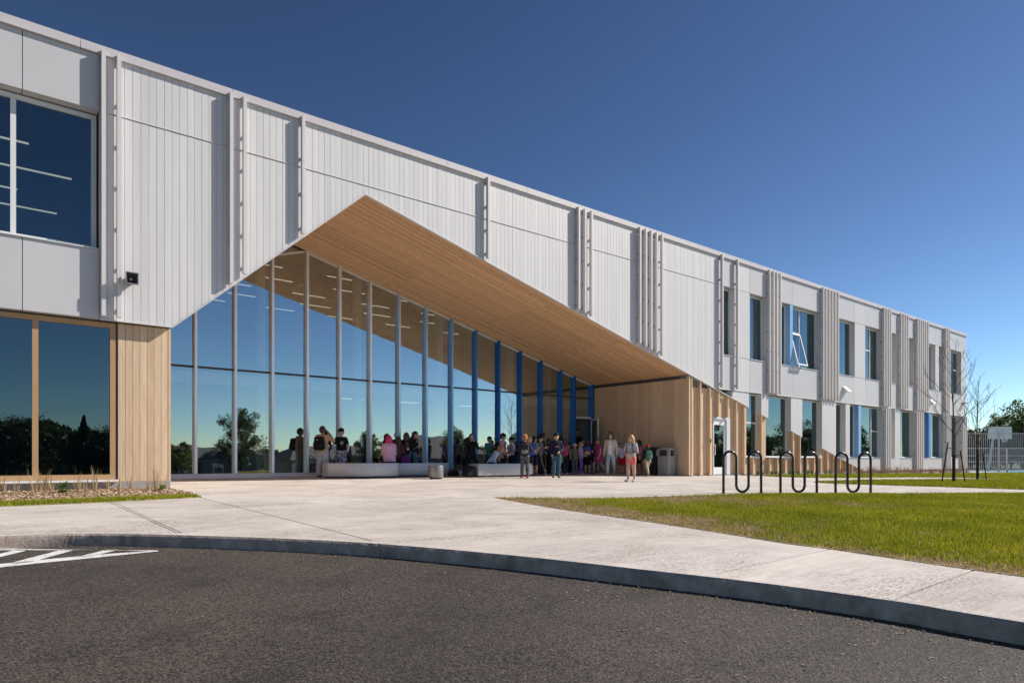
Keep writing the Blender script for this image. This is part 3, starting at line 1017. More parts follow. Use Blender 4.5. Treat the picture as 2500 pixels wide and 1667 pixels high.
# entrance door leaf, standing open
dx0, dx1 = 19.80, 20.78
hinge = dx1
dl_ = MB(); w_ = 0.09
L_ = 0.95
dl_.box(0, L_, -0.025, 0.025, 0, 0.2); dl_.box(0, L_, -0.025, 0.025, 2.08, 2.16)
dl_.box(0, w_, -0.025, 0.025, 0.2, 2.08); dl_.box(L_ - w_, L_, -0.025, 0.025, 0.2, 2.08)
dz = GZ0 - 0.01
door = dl_.build('door', M_FRAME, B)
door.location = Vector((hinge, YC - 0.03, dz)) - B.location
door.rotation_euler = (0, 0, R(180 + 62))
pn = MB().box(w_, L_ - w_, -0.006, 0.006, 0.2, 2.08).build('pane', M_GLASS, door); pn.location = (0, 0, 0)
hd = MB().tube([(L_ - 0.06, -0.06, 0.85), (L_ - 0.06, -0.06, 1.25)], 0.012).build('handle', M_DARK, door); hd.location = (0, 0, 0)

# ------------------------------------------------------------------ ground floor of the far wing
WOODY = 0.12
def pier(pa_, pb_, zlo, zhi, col=None):
    """solid bit of wall between openings: white above the slanted line, wood below it"""
    xa, xb = fX(pa_), fX(pb_)
    c = [(xa, zlo), (xb, zlo), (xb, zhi), (xa, zhi)]
    if col is not None:
        MB().prism_xz(c, 0.0, 0.3).build('blue_panel', col, B); return
    l0, l1 = (xa - 1, diag(xa - 1)), (xb + 1, diag(xb + 1))
    up = clip_poly(c, l0, l1, 1)
    dn = clip_poly(c, l0, l1, -1)
    if len(up) > 2 and abs(area2(up)) > 0.01:
        n = max(1, int(round((xb - xa) / PW)))
        m = MB()
        for i in range(n):
            s = clip_poly(up, (xa + (xb - xa) * i / n + 0.003, 0), (xa + (xb - xa) * i / n + 0.003, 5), -1)
            s = clip_poly(s, (xa + (xb - xa) * (i + 1) / n - 0.003, 0), (xa + (xb - xa) * (i + 1) / n - 0.003, 5), 1)
            if len(s) > 2 and abs(area2(s)) > 1e-4:
                m.prism_xz(s, 0.0, 0.021)
        m.prism_xz([(px_, pz) for px_, pz in up], 0.0215, 0.3)
        m.build('ribbed_panel', M_WHITE, B)
    if len(dn) > 2 and abs(area2(dn)) > 0.01:
        MB().prism_xz(dn, WOODY, 0.3).build('wood_panel', M_WOODV, B)
GW = [(1828.4, 1858.9), (1876, 1931), (1958.7, 2007), (2041, 2064.6), (2074.8, 2096), (2102.3, 2154), (2172, 2185), (2197.3, 2232), (2251.4, 2267.4), (2272.9, 2303.8), (2319.3, 2345)]
GP = [(1683.5, 1747), (1788, 1828.4), (1858.9, 1876), (1931, 1958.7), (2007, 2041), (2064.6, 2074.8), (2096, 2102.3), (2154, 2172), (2185, 2197.3), (2232, 2251.4), (2267.4, 2272.9), (2303.8, 2319.3), (2345, 2358.5)]
for a_, b_ in GP:
    blue = {2096: M_BLUEL, 2267.4: M_BLUE}.get(a_)
    pier(a_, b_, BASE if blue is None else GSILL - 0.03, MID - 0.012, blue)
    if blue is not None:
        MB().box(fX(a_), fX(b_), 0.0, 0.3, BASE, GSILL - 0.032).build('panel', M_PANEL, B)
for i, (a_, b_) in enumerate(GW):
    xa, xb = fX(a_), fX(b_)
    if diag((xa + xb) / 2) > GSILL:
        pier(a_ + 0.05, b_ - 0.05, BASE, GSILL - 0.03)
    elif diag(xa) > BASE + 0.1 and False:
        pass
    else:
        c = [(xa + 0.006, BASE), (xb - 0.006, BASE), (xb - 0.006, GSILL - 0.03), (xa + 0.006, GSILL - 0.03)]
        l0, l1 = (xa - 1, diag(xa - 1)), (xb + 1, diag(xb + 1))
        up = clip_poly(c, l0, l1, 1); dn = clip_poly(c, l0, l1, -1)
        if len(up) > 2 and abs(area2(up)) > 0.01:
            MB().prism_xz(up, 0.0, 0.3).build('panel', M_PANEL, B)
        if len(dn) > 2 and abs(area2(dn)) > 0.01:
            MB().prism_xz(dn, WOODY, 0.3).build('wood_panel', M_WOODV, B)
    kw = {}
    if i == 0:
        kw = dict(trans=((2.14, xa, xb),))
    if i == 5:
        q = fX(2126.8, 0.2); kw = dict(mull=(q,), trans=((2.1, q, xb),))
    if i == 8:
        kw = dict(trans=((2.1, xa, xb),))
    window(xa + 0.004, xb - 0.004, GSILL, MID - 0.03, **kw)
MB().box(RX + 0.02, XR - 0.02, 0.06, 0.32, -0.6, BASE - 0.012).build('plinth', M_PLINTH, B)
# battens over the wood
M_BSILL = mat('batten_foot', (0.72, 0.66, 0.58), 0.6)
dL, dR, dT = fX(1747), fX(1788), 2.26
bats = [fX(p, 0.0) for p in (1688.4, 1710, 1733.2, 1754.7, 1777, 1797.8, 1817.6)]
step = 0.63
xx = bats[-1] + step
while xx < 36:
    bats.append(xx); xx += step
for xb_ in bats:
    top = min(diag(xb_ + 0.055) - 0.012, MID - 0.02 if xb_ > XE else 9)
    lo = BASE + 0.02
    inwin = any(fX(a_) - 0.05 < xb_ < fX(b_) for a_, b_ in GW)
    if dL - 0.02 < xb_ < dR:
        lo = dT + 0.04
    elif inwin:
        top = min(top, GSILL - 0.035)
    if top - lo > 0.08:
        bo = MB().box(xb_, xb_ + 0.055, 0.0, WOODY + 0.003, lo, top).build('batten', M_WOODB, B)
        ft = MB().box(xb_ - 0.03, xb_ + 0.085, -0.01, WOODY, lo - 0.018, lo - 0.002).build('batten_foot', M_BSILL, bo)
        ft.location = (0, 0, 0)
# corner board of the wood wall
MB().box(RX - 0.002, RX + 0.1, 0.02, WOODY + 0.02, BASE, diag(RX + 0.1) - 0.012).build('corner_board', M_WOODB, B)
# wall over the side door, and the door
c = [(dL, dT), (dR, dT), (dR, min(diag(dR), MID - 0.012)), (dL, min(diag(dL), MID - 0.012))]
MB().prism_xz(c, WOODY, 0.3).build('wood_panel', M_WOODV, B)
df = MB()
df.box(dL, dL + 0.05, 0.1, 0.28, BASE - 0.02, dT); df.box(dR - 0.22, dR, 0.1, 0.28, BASE - 0.02, dT); df.box(dL + 0.05, dR - 0.22, 0.1, 0.28, dT - 0.06, dT)
df.build('door_frame', M_FRAME, B)
d0, d1 = dL + 0.055, dR - 0.225
dm = MB(); w_ = 0.12
dm.box(d0, d1, 0.15, 0.2, BASE, BASE + 0.28); dm.box(d0, d1, 0.15, 0.2, dT - 0.28, dT - 0.065)
dm.box(d0, d0 + 0.06, 0.15, 0.2, BASE + 0.28, dT - 0.28); dm.box(d1 - w_, d1, 0.15, 0.2, BASE + 0.28, dT - 0.28)
sd = dm.build('door', M_BRIGHT, B)
p_ = MB().box(d0 + 0.06, d1 - w_, 0.17, 0.182, BASE + 0.28, dT - 0.28).build('pane', M_GLASSD, sd); p_.location = (0, 0, 0)
h_ = MB().tube([(d0 + 0.04, 0.15, 0.82), (d0 + 0.04, 0.08, 0.82), (d0 + 0.04, 0.08, 1.22), (d0 + 0.04, 0.15, 1.22)], 0.014).build('handle', M_BRIGHT, sd); h_.location = (0, 0, 0)
MB().box(fX(1733.5), fX(1735.8), -0.02, 0.0, 1.28, 1.42).build('card_reader', M_DARK, B)

# ------------------------------------------------------------------ rooms behind the glass
MB().box(XL, XR - 0.02, 13.2, 13.5, -0.3, 8.25).build('rear_wall', M_INT, B)
MB().box(XR - 0.3, XR - 0.003, 0.3, 13.5, -0.5, 8.42).build('end_wall', M_WHITE, B)
MB().box(XL - 0.3, XL, 0.0, 13.5, -0.3, 8.42).build('end_wall', M_INT, B)
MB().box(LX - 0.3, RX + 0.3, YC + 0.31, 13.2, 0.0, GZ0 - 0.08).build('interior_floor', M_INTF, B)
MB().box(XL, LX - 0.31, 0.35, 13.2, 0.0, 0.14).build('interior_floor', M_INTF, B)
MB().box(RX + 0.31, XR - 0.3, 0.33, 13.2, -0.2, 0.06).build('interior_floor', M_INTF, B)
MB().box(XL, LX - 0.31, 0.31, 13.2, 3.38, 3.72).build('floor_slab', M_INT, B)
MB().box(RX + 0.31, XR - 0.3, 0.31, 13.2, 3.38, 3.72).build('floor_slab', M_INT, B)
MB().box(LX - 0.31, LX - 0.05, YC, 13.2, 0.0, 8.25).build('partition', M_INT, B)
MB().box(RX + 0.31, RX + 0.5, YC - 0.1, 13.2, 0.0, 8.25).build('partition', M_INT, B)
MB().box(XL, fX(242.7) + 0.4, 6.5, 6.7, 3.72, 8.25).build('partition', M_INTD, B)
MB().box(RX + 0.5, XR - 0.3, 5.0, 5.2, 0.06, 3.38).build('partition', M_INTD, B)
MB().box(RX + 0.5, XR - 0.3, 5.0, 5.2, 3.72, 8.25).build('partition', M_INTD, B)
for q in (26.5, 33, 40.5, 45):
    MB().box(q, q + 0.15, 0.5, 5.0, 0.06, 3.38).build('partition', M_INT, B)
    MB().box(q, q + 0.15, 0.5, 5.0, 3.72, 8.25).build('partition', M_INT, B)
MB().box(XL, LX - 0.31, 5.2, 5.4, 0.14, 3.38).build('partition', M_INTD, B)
# columns and beams just inside the glass
for q in (4.55, 7.15, 10.3, 13.5, 16.75, 18.75):
    MB().box(q - 0.11, q + 0.11, YC + 0.35, YC + 0.57, GZ0 - 0.08, soff(q) + 0.3).build('column', M_INTC, B)
MB().box(LX, RX, YC + 0.25, YC + 0.36, ZT - 0.42, ZT - 0.1).build('beam', M_INTC, B)
for j in range(5):
    MB().box(LX, RX, 6.2 + 1.45 * j, 6.42 + 1.45 * j, 7.45, 7.9).build('beam', M_INTD, B)
for q in np.arange(4.4, 21, 1.9):
    MB().box(q, q + 0.14, YC + 0.6, 13.2, 7.2, 7.6).build('beam', M_INT, B)
# atrium back: wall panels and dark openings, a stair block
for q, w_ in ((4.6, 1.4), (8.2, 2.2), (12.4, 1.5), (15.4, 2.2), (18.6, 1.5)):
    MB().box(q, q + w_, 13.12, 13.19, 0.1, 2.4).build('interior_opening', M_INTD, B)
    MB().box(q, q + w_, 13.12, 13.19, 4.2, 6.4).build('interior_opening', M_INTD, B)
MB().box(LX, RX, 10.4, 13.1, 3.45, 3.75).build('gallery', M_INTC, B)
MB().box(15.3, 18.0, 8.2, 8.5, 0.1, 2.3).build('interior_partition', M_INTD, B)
# light strips
def strips(xs_, ys_, z, L_):
    for k, yy in enumerate(ys_):
        for q in xs_:
            q2 = q + (k % 2) * 0.9
            MB().box(q2, q2 + L_, yy, yy + 0.035, z, z + 0.03).build('ceiling_light', M_STRIP, B)
strips(np.arange(4.2, 19.4, 2.75), (6.3, 7.8, 9.3, 10.8, 12.3), 6.75, 1.25)
strips((XL, -4.2, -1.4), (1.5, 3.0, 4.5, 5.8), 6.95, 2.6)
strips((11.5, 14.0, 17.0), (9.0,), 2.95, 0.9)

# ------------------------------------------------------------------ things fixed to the facade
# horn loudspeaker
hx, hz = fX(322, -0.3), fZ(325, 680, -0.3)
hs_ = empty('horn_loudspeaker', (hx, -0.02, hz - 0.1)); tag(hs_, 'small dark square horn loudspeaker on the white cladding above the wooden pier', 'loudspeaker')
def pyr(w0, w1, y0, y1, inset=0.0):
    v = [(-w0, y0, -w0), (w0, y0, -w0), (w0, y0, w0), (-w0, y0, w0), (-w1, y1, -w1), (w1, y1, -w1), (w1, y1, w1), (-w1, y1, w1)]
    return v
hb = MB()
hb.add([(a * 1.0, b, c * 1.05) for a, b, c in pyr(0.05, 0.11, 0.05, -0.30)], [(0, 1, 2, 3), (0, 4, 5, 1), (1, 5, 6, 2), (2, 6, 7, 3), (3, 7, 4, 0)])
hb.add([(a * 1.0, b, c * 1.05) for a, b, c in pyr(0.02, 0.095, -0.06, -0.301)], [(0, 3, 2, 1), (0, 1, 5, 4), (1, 2, 6, 5), (2, 3, 7, 6), (3, 0, 4, 7)])
M_HORN = mat('horn_grey', (0.09, 0.09, 0.10), 0.6)
ho = hb.build('horn', M_HORN, hs_, at=(0, 0, 0.1))
rim = MB()
for s in (-1, 1):
    rim.box(-0.115, 0.115, -0.31, -0.295, s * 0.108 - 0.008, s * 0.108 + 0.008)
    rim.box(s * 0.105 - 0.008, s * 0.105 + 0.008, -0.312, -0.296, -0.1, 0.1)
rim.build('rim', mat('horn_rim', (0.2, 0.2, 0.21), 0.5), hs_, at=(0, 0, 0.1))
core = MB(); core.tube([(0, -0.05, 0), (0, -0.2, 0), (0, -0.21, 0)], [0.035, 0.035, 0.02], 12); core.build('core', mat('horn_core', (0.55, 0.54, 0.5), 0.5), hs_, at=(0, 0, 0.1), smooth=True)
bk_ = MB().box(-0.02, 0.02, -0.02, 0.03, -0.06, 0.06); bk_.build('bracket', M_HORN, hs_, at=(0, 0, 0.1))

# vent hoods
for px, py, lb in ((2062, 951, 'white triangular vent hood below the window beside the six-fin group'), (2271, 981, 'white triangular vent hood nearest the far corner of the wing')):
    X0 = fX(px); Z0 = fZ(px, py)
    vh = MB()
    vh.add([(-0.18, 0, 0.15), (0.18, 0, 0.15), (-0.18, 0, -0.11), (0.18, 0, -0.11), (-0.18, -0.27, -0.11), (0.18, -0.27, -0.11)],
           [(0, 4, 5, 1), (2, 3, 5, 4), (0, 2, 4), (1, 5, 3), (0, 1, 3, 2)])
    o = vh.build('vent_hood', M_BRIGHT, None, at=(X0, -0.001, Z0)); tag(o, lb, 'vent hood', 'vent hoods on the upper wall')
# wall lamp near the far corner
wl = empty('wall_lamp', (fX(2351), 0, fZ(2351, 984))); tag(wl, 'slim wall lamp near the far corner of the white wing', 'wall lamp')
MB().box(-0.2, 0.2, -0.28, 0.0, -0.03, 0.03).build('lamp_head', M_FIN, wl, at=(0, 0, 0))
MB().box(-0.08, 0.08, -0.03, 0.0, -0.12, 0.031).build('wall_plate', M_GREYM, wl, at=(0, -0.001, 0))

# ------------------------------------------------------------------ plaza furniture
def sdf_smin(a, b, k):
    h = np.clip(0.5 + 0.5 * (b - a) / k, 0, 1)
    return b * (1 - h) + a * h - k * h * (1 - h)

M_BENCH = mat('bench_steel', (0.52, 0.52, 0.54), 0.42, metal=0.25, var=0.05, scale=3)
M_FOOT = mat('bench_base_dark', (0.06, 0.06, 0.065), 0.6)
def bench(poly, h, label, group=None):
    """poly: outline in world (x, y), counter-clockwise"""
    cx = sum(p[0] for p in poly) / len(poly); cy = sum(p[1] for p in poly) / len(poly)
    g = ground(cx, cy)
    root = empty('bench', (cx, cy, g))
    tag(root, label, 'bench', group)
    loc = [(x - cx, y - cy) for x, y in poly]
    body = MB().prism_xy(loc, 0.05, h).build('bench_body', M_BENCH, root, at=(0, 0, 0))
    bevel(body, 0.012, 2)
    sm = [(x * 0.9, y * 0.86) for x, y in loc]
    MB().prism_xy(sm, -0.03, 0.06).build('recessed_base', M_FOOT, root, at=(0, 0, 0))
    return root
def capsule_poly(pts, r0, r1, n=14):
    """rounded outline around a bent centre line"""
    P = catmull(pts, 10)
    Lq, Rq = [], []
    for i, p in enumerate(P):
        a = np.array(P[max(i - 1, 0)]); b = np.array(P[min(i + 1, len(P) - 1)])
        t = (b - a) / np.linalg.norm(b - a); nn = np.array([-t[1], t[0]])
        k = i / (len(P) - 1); r = r0 + (r1 - r0) * k
        Lq.append(np.array(p) + nn * r); Rq.append(np.array(p) - nn * r)
    def cap(c, start, r):
        return [(c[0] + r * math.cos(start - math.pi * i / n), c[1] + r * math.sin(start - math.pi * i / n)) for i in range(1, n)]
    d1 = np.array(P[-1]) - np.array(P[-2]); a1 = math.atan2(d1[1], d1[0])
    d0 = np.array(P[0]) - np.array(P[1]); a0 = math.atan2(d0[1], d0[0])
    out = [tuple(q) for q in Lq] + cap(P[-1], a1 + math.pi / 2, r1) + [tuple(q) for q in Rq[::-1]] + cap(P[0], a0 + math.pi / 2, r0)
    return out if area2(out) > 0 else out[::-1]
bench(capsule_poly([(8.75, 3.75), (9.35, 3.35), (10.2, 3.3)], 0.34, 0.45), 0.44, 'curved grey metal bench with a rounded end, lit by a patch of sun')
b2 = [(10.75, 3.45), (12.62, 3.42), (12.62, 3.95), (10.75, 3.98)]
bench(b2, 0.43, 'straight grey metal bench behind the round metal stool')
b3 = [(12.95, 2.25), (15.2, 2.2), (15.2, 2.75), (12.95, 2.8)]
bench(b3, 0.43, 'straight grey metal bench with the queue of children at its end')
so_x, so_y = fX(1064, 1.95), 1.95
st = empty('round_stool', (so_x, so_y, ground(so_x, so_y))); tag(st, 'round grey metal drum stool in front of the straight bench', 'stool')
circ = [(0.23 * math.cos(2 * math.pi * i / 32), 0.23 * math.sin(2 * math.pi * i / 32)) for i in range(32)]
dr = MB().prism_xy(circ, 0.045, 0.40).build('drum', mat('stool_bronze', (0.30, 0.28, 0.27), 0.35, metal=0.55), st, at=(0, 0, 0)); bevel(dr, 0.012, 2)
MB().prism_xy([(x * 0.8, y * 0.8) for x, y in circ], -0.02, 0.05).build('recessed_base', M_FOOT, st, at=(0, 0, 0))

# litter bins against the wooden wall
def bin_thing(x, y, w, h, label, m, rz, hood=True):
    r_ = empty('litter_bin', (x, y, ground(x, y)), rz); tag(r_, label, 'litter bin', 'litter bins by the wooden wall')
    s = w / 2; c = 0.06
    oc = [(-s + c, -s), (s - c, -s), (s, -s + c), (s, s - c), (s - c, s), (-s + c, s), (-s, s - c), (-s, -s + c)]
    MB().prism_xy(oc, 0.0, h * 0.66).build('bin_body', m, r_, at=(0, 0, 0))
    oc2 = [(a * 1.05, b * 1.05) for a, b in oc]
    MB().prism_xy(oc2, h * 0.665, h * 0.72).build('collar', m, r_, at=(0, 0, 0))
    hb_ = MB(); z0, z1 = h * 0.7205, h
    hb_.prism_xy(oc2, h * 0.93, h)
    for sx in (-1, 1):
        for sy in (-1, 1):
            hb_.box(min(sx * s * 1.05, sx * s * 0.66), max(sx * s * 1.05, sx * s * 0.66), min(sy * s * 1.05, sy * s * 0.66), max(sy * s * 1.05, sy * s * 0.66), z0, h * 0.9295)
    hb_.build('hood', m, r_, at=(0, 0, 0))
    MB().box(-s * 0.6, s * 0.6, -s * 0.6, s * 0.6, z0, h * 0.929).build('liner', M_DARK, r_, at=(0, 0, 0))
M_BIN = mat('bin_grey', (0.33, 0.315, 0.305), 0.7, var=0.06, scale=8)
M_BINB = mat('bin_black', (0.025, 0.025, 0.027), 0.6)
bin_thing(fX(1627, 0.75), 0.75, 0.52, 1.02, 'grey square litter bin with open hood at the outer end of the wooden wall', M_BIN, R(8))
bin_thing(fX(1597, 1.55), 1.55, 0.5, 1.05, 'black litter bin behind the grey one against the wooden wall', M_BINB, R(0))

# bicycle racks: bent black tube
M_RACK = mat('rack_black', (0.012, 0.012, 0.013), 0.28, spec=0.6)
def rack(cx, cy, label):
    g = ground(cx, cy)
    r_ = empty('bike_rack', (cx, cy, g), math.atan2(-0.469, 0.883)); tag(r_, label, 'bike rack', 'bike racks at the lawn edge')
    H, W, rr = 0.93, 0.92, 0.155
    xs_ = [-W / 2, -W / 2 + 0.31, W / 2 - 0.31, W / 2]
    pts = [(xs_[0], 0, -0.05), (xs_[0], 0, 0.3), (xs_[0], 0, H - rr)]
    def arc(xc, zc, a0, a1):
        return [(xc + rr * math.cos(a0 + (a1 - a0) * i / 10), 0, zc + rr * math.sin(a0 + (a1 - a0) * i / 10)) for i in range(1, 11)]
    pts += arc(xs_[0] + rr, H - rr, math.pi, 0)
    pts += [(xs_[1], 0, 0.3)]
    w2 = (xs_[2] - xs_[1]) / 2
    pts += [(xs_[1] + w2 + w2 * math.cos(math.pi + math.pi * i / 10), 0, 0.03 + w2 + w2 * math.sin(math.pi + math.pi * i / 10)) for i in range(0, 11)]
    pts += [(xs_[2], 0, 0.5), (xs_[2], 0, H - rr)]
    pts += arc(xs_[2] + rr, H - rr, math.pi, 0)
    pts += [(xs_[3], 0, 0.3), (xs_[3], 0, -0.05)]
    MB().tube(pts, 0.029, 14).build('bent_tube', M_RACK, r_, smooth=True, at=(0, 0, 0))
    for q in (xs_[0], xs_[3]):
        f_ = MB().tube([(q, 0, -0.02), (q, 0, 0.012)], 0.055, 16); f_.build('base_flange', M_RACK, r_, at=(0, 0, 0))
for px, lb in ((1812.5, 'black looped tube bike rack nearest the wooden entrance wall'), (1950, 'black looped tube bike rack in the middle of the row of three'), (2083, 'black looped tube bike rack farthest from the wooden entrance wall')):
    x, y = gp(px, 1203.5)
    rack(x, y, lb)

# ------------------------------------------------------------------ vegetation
def blades(name, polys, n, hmin, hmax, w, m, dens=None, parent=None, zoff=0.0, lean=0.5):
    """upright grass blades, one triangle each, spread over a polygon"""
    P = np.array(polys)
    x0, y0 = P.min(0); x1, y1 = P.max(0)
    pts = np.zeros((0, 2))
    while len(pts) < n:
        q = rng.uniform((x0, y0), (x1, y1), (n * 2, 2))
        q = q[inside_poly(q, polys)]
        if dens is not None:
            q = q[rng.random(len(q)) < dens(q)]
        if len(q) == 0:
            break
        pts = np.vstack([pts, q])
        if len(q) < n * 0.02:
            break
    pts = pts[:n]
    n = len(pts)
    g = 0.03 + 0.02 * np.minimum(pts[:, 1], 5.2) - 0.009 * np.clip(np.minimum(pts[:, 0], 62) - 22, 0, None) + zoff
    h = rng.uniform(hmin, hmax, n) * (0.7 + 0.6 * rng.random(n))
    a = rng.uniform(0, 2 * np.pi, n)
    la = rng.uniform(0, 2 * np.pi, n); ll = rng.random(n) * lean * h
    ww = w * (0.6 + 0.8 * rng.random(n))
    V = np.zeros((n, 3, 3))
    V[:, 0] = np.stack([pts[:, 0] - np.cos(a) * ww / 2, pts[:, 1] - np.sin(a) * ww / 2, g], 1)
    V[:, 1] = np.stack([pts[:, 0] + np.cos(a) * ww / 2, pts[:, 1] + np.sin(a) * ww / 2, g], 1)
    V[:, 2] = np.stack([pts[:, 0] + np.cos(la) * ll, pts[:, 1] + np.sin(la) * ll, g + h], 1)
    T = np.arange(3 * n).reshape(n, 3)
    return fast_mesh(name, V.reshape(-1, 3), T, m, parent)

def vnoise(q, s, seed=0):
    """cheap smooth noise of plane points"""
    r = np.random.default_rng(seed)
    out = np.zeros(len(q))
    for k in range(6):
        a = r.uniform(0, 2 * np.pi); f = s * r.uniform(0.6, 1.9); ph = r.uniform(0, 2 * np.pi)
        out += np.sin((q[:, 0] * np.cos(a) + q[:, 1] * np.sin(a)) * f + ph)
    return out / 6
M_GRASS = mat('grass_blade', (0.235, 0.285, 0.010), 0.6, islvar=0.4, spec=0.25, trans=0.35, var=0.2, scale=0.6, col2=(0.30, 0.29, 0.02))
M_STRAW = mat('dry_grass_blade', (0.42, 0.31, 0.16), 0.8, islvar=0.25, trans=0.25)
LOWN = np.array(low)
def edge_dist(q):
    d = np.full(len(q), 9.0)
    for i in range(len(LOWN) - 1):
        a, b = LOWN[i], LOWN[i + 1]
        ab = b - a; t = np.clip(((q - a) @ ab) / (ab @ ab), 0, 1)
        d = np.minimum(d, np.linalg.norm(q - (a + t[:, None] * ab), axis=1))
    return d
def bare(q):
    """worn, straw-covered patches along the walk and near the tip"""
    e = edge_dist(q)
    w = np.clip(1.0 - e / 1.3, 0, 1) * 0.85 + np.clip(1 - np.hypot(q[:, 0] - LOWN[2][0] - 2.5, (q[:, 1] - LOWN[2][1] - 0.2) * 1.5) / 6.5, 0, 1) * 0.7
    return np.clip(w + 0.75 * vnoise(q, 1.6, 3) + 0.45 * vnoise(q, 6, 5) - 0.2, 0, 1)
def dens_main(q):
    d = np.hypot(q[:, 0], q[:, 1] - CAM_Y)
    fall = np.clip(1.1 - d / 42, 0.15, 1)
    return fall * np.clip(1 - 1.5 * bare(q), 0.04, 1)
L1c = clip_poly(LAWNS[0][0], (25, -60), (25, 60), 1)
g1 = blades('grass', L1c, 330000, 0.026, 0.056, 0.011, M_GRASS, dens_main, zoff=0.003); tag(g1, 'green mown grass on the large lawn beside the kerb', 'grass', kind='stuff')
g1b = blades('dry_thatch', L1c, 90000, 0.008, 0.03, 0.009, M_STRAW, lambda q: np.clip(2.0 * bare(q), 0, 1) * np.clip(1.1 - np.hypot(q[:, 0], q[:, 1] - CAM_Y) / 30, 0.1, 1), zoff=0.004, lean=2.0)
tag(g1b, 'straw-coloured thatch showing in worn patches of the lawn', 'thatch', kind='stuff')
g2 = blades('grass', LAWNS[1][0], 60000, 0.04, 0.085, 0.02, M_GRASS, lambda q: np.clip(1.3 - q[:, 0] / 50, 0.1, 1), zoff=0.006); tag(g2, 'green mown grass on the strip where the saplings stand', 'grass', kind='stuff')
g3 = blades('grass', LAWNS[2][0], 50000, 0.04, 0.09, 0.025, M_GRASS, lambda q: np.clip(1.3 - q[:, 0] / 60, 0.1, 1), zoff=0.008); tag(g3, 'green grass along the foot of the far wing', 'grass', kind='stuff')
strip4 = [(-9, gp(0, 1237)[1] + 0.35), gp(0, 1237), gp(250, 1226.5), gp(493, 1214), gp(470, 1210), gp(425, 1211), gp(220, 1219), gp(0, 1228), (-9, gp(0, 1226)[1] + 0.3)]
g4 = blades('grass', strip4, 12000, 0.03, 0.065, 0.011, M_GRASS, lambda q: np.where(q[:, 0] > -2, 1.0, 0.15), zoff=0.006); tag(g4, 'narrow strip of grass between the mulch bed and the walk', 'grass', kind='stuff')

# mulch chips
def chips(name, poly, n, m, label):
    P = np.array(poly); q = rng.uniform(P.min(0), P.max(0), (n * 3, 2)); q = q[inside_poly(q, poly)][:n]
    n = len(q)
    g = 0.03 + 0.02 * q[:, 1] - 0.009 * np.clip(q[:, 0] - 22, 0, None) + 0.036
    a = rng.uniform(0, 6.28, n); L_ = rng.uniform(0.010, 0.030, n); W_ = L_ * 0.35
    tz = rng.uniform(-0.012, 0.02, (n, 4))
    c, s = np.cos(a), np.sin(a)
    V = np.zeros((n, 4, 3))
    for k, (u, v) in enumerate(((-1, -1), (1, -1), (1, 1), (-1, 1))):
        V[:, k, 0] = q[:, 0] + (u * L_ * c - v * W_ * s); V[:, k, 1] = q[:, 1] + (u * L_ * s + v * W_ * c); V[:, k, 2] = g + 0.006 + tz[:, k]
    o = fast_mesh(name, V.reshape(-1, 3), np.arange(4 * n).reshape(n, 4), m)
    return tag(o, label, 'mulch', kind='stuff')
M_CHIP = mat('mulch_chip', (0.46, 0.33, 0.22), 0.9, islvar=0.4)
MULCH_V = clip_poly(MULCH4 if area2(MULCH4) > 0 else MULCH4[::-1], (-2, -50), (-2, 50), -1)
chips('mulch_chips', MULCH_V, 9000, M_CHIP, 'pale wood-chip mulch in the bed below the tan-framed window')

# ornamental grasses
def dry_clump(x, y, h, n, label, group, m=None, green=False, spread=0.09):
    r_ = empty('grass_clump', (x, y, ground(x, y))); tag(r_, label, 'ornamental grass', group)
    V, T = [], []
    for i in range(n):
        a = random.uniform(0, 6.28); r0 = random.uniform(0, spread * 0.6); hh = h * random.uniform(0.55, 1.1)
        ln = random.uniform(0.05, 0.35) * hh
        b = Vector((math.cos(a) * r0, math.sin(a) * r0, 0.02)); w = random.uniform(0.0025, 0.006) * (2.2 if green else 1)
        d = Vector((math.cos(a + random.uniform(-0.7, 0.7)), math.sin(a + random.uniform(-0.7, 0.7)), 0))
        sd_ = Vector((-d.y, d.x, 0)) * w
        p1 = b + d * ln * 0.35 + Vector((0, 0, hh * 0.6)); p2 = b + d * ln + Vector((0, 0, hh))
        k = len(V)
        V += [b - sd_, b + sd_, p1 - sd_, p1 + sd_, p2]
        T += [(k, k + 1, k + 3, k + 2), (k + 2, k + 3, k + 4)]
    o = mesh_obj('stems', V, T, m or M_STRAW, r_, at=(0, 0, 0))
    return r_
clpx = [(6, 1207, 0.34), (40, 1214, 0.30), (86, 1212, 0.40), (108, 1206, 0.38), (124, 1208, 0.28), (190, 1206, 0.34), (210, 1208, 0.30), (232, 1207, 0.44), (262, 1201, 0.26),
        (290, 1204, 0.26), (317, 1200, 0.28), (362, 1201, 0.22), (381, 1202, 0.52), (397, 1200, 0.30)]
words = ['at the left edge of the frame', 'beside the leftmost clump', 'under the tan mullion', 'just beyond the tan mullion', 'between the mullion and the yellow flower', 'right after the yellow flower', 'second after the yellow flower',
         'tallest below the big tan-framed pane', 'thin, below the corner of the tan frame', 'where the wooden pier begins', 'leaning, below the wooden pier', 'small, below the middle of the wooden pier', 'tallest in front of the wooden pier', 'at the outer corner of the wooden pier']
for (px, py, h), wd in zip(clpx, words):
    x, y = gp(px, py)
    y = min(y, -0.02)
    dry_clump(x, y, h * 1.12, 17, 'dry straw-coloured grass clump ' + wd, 'dry grass clumps in the left bed')
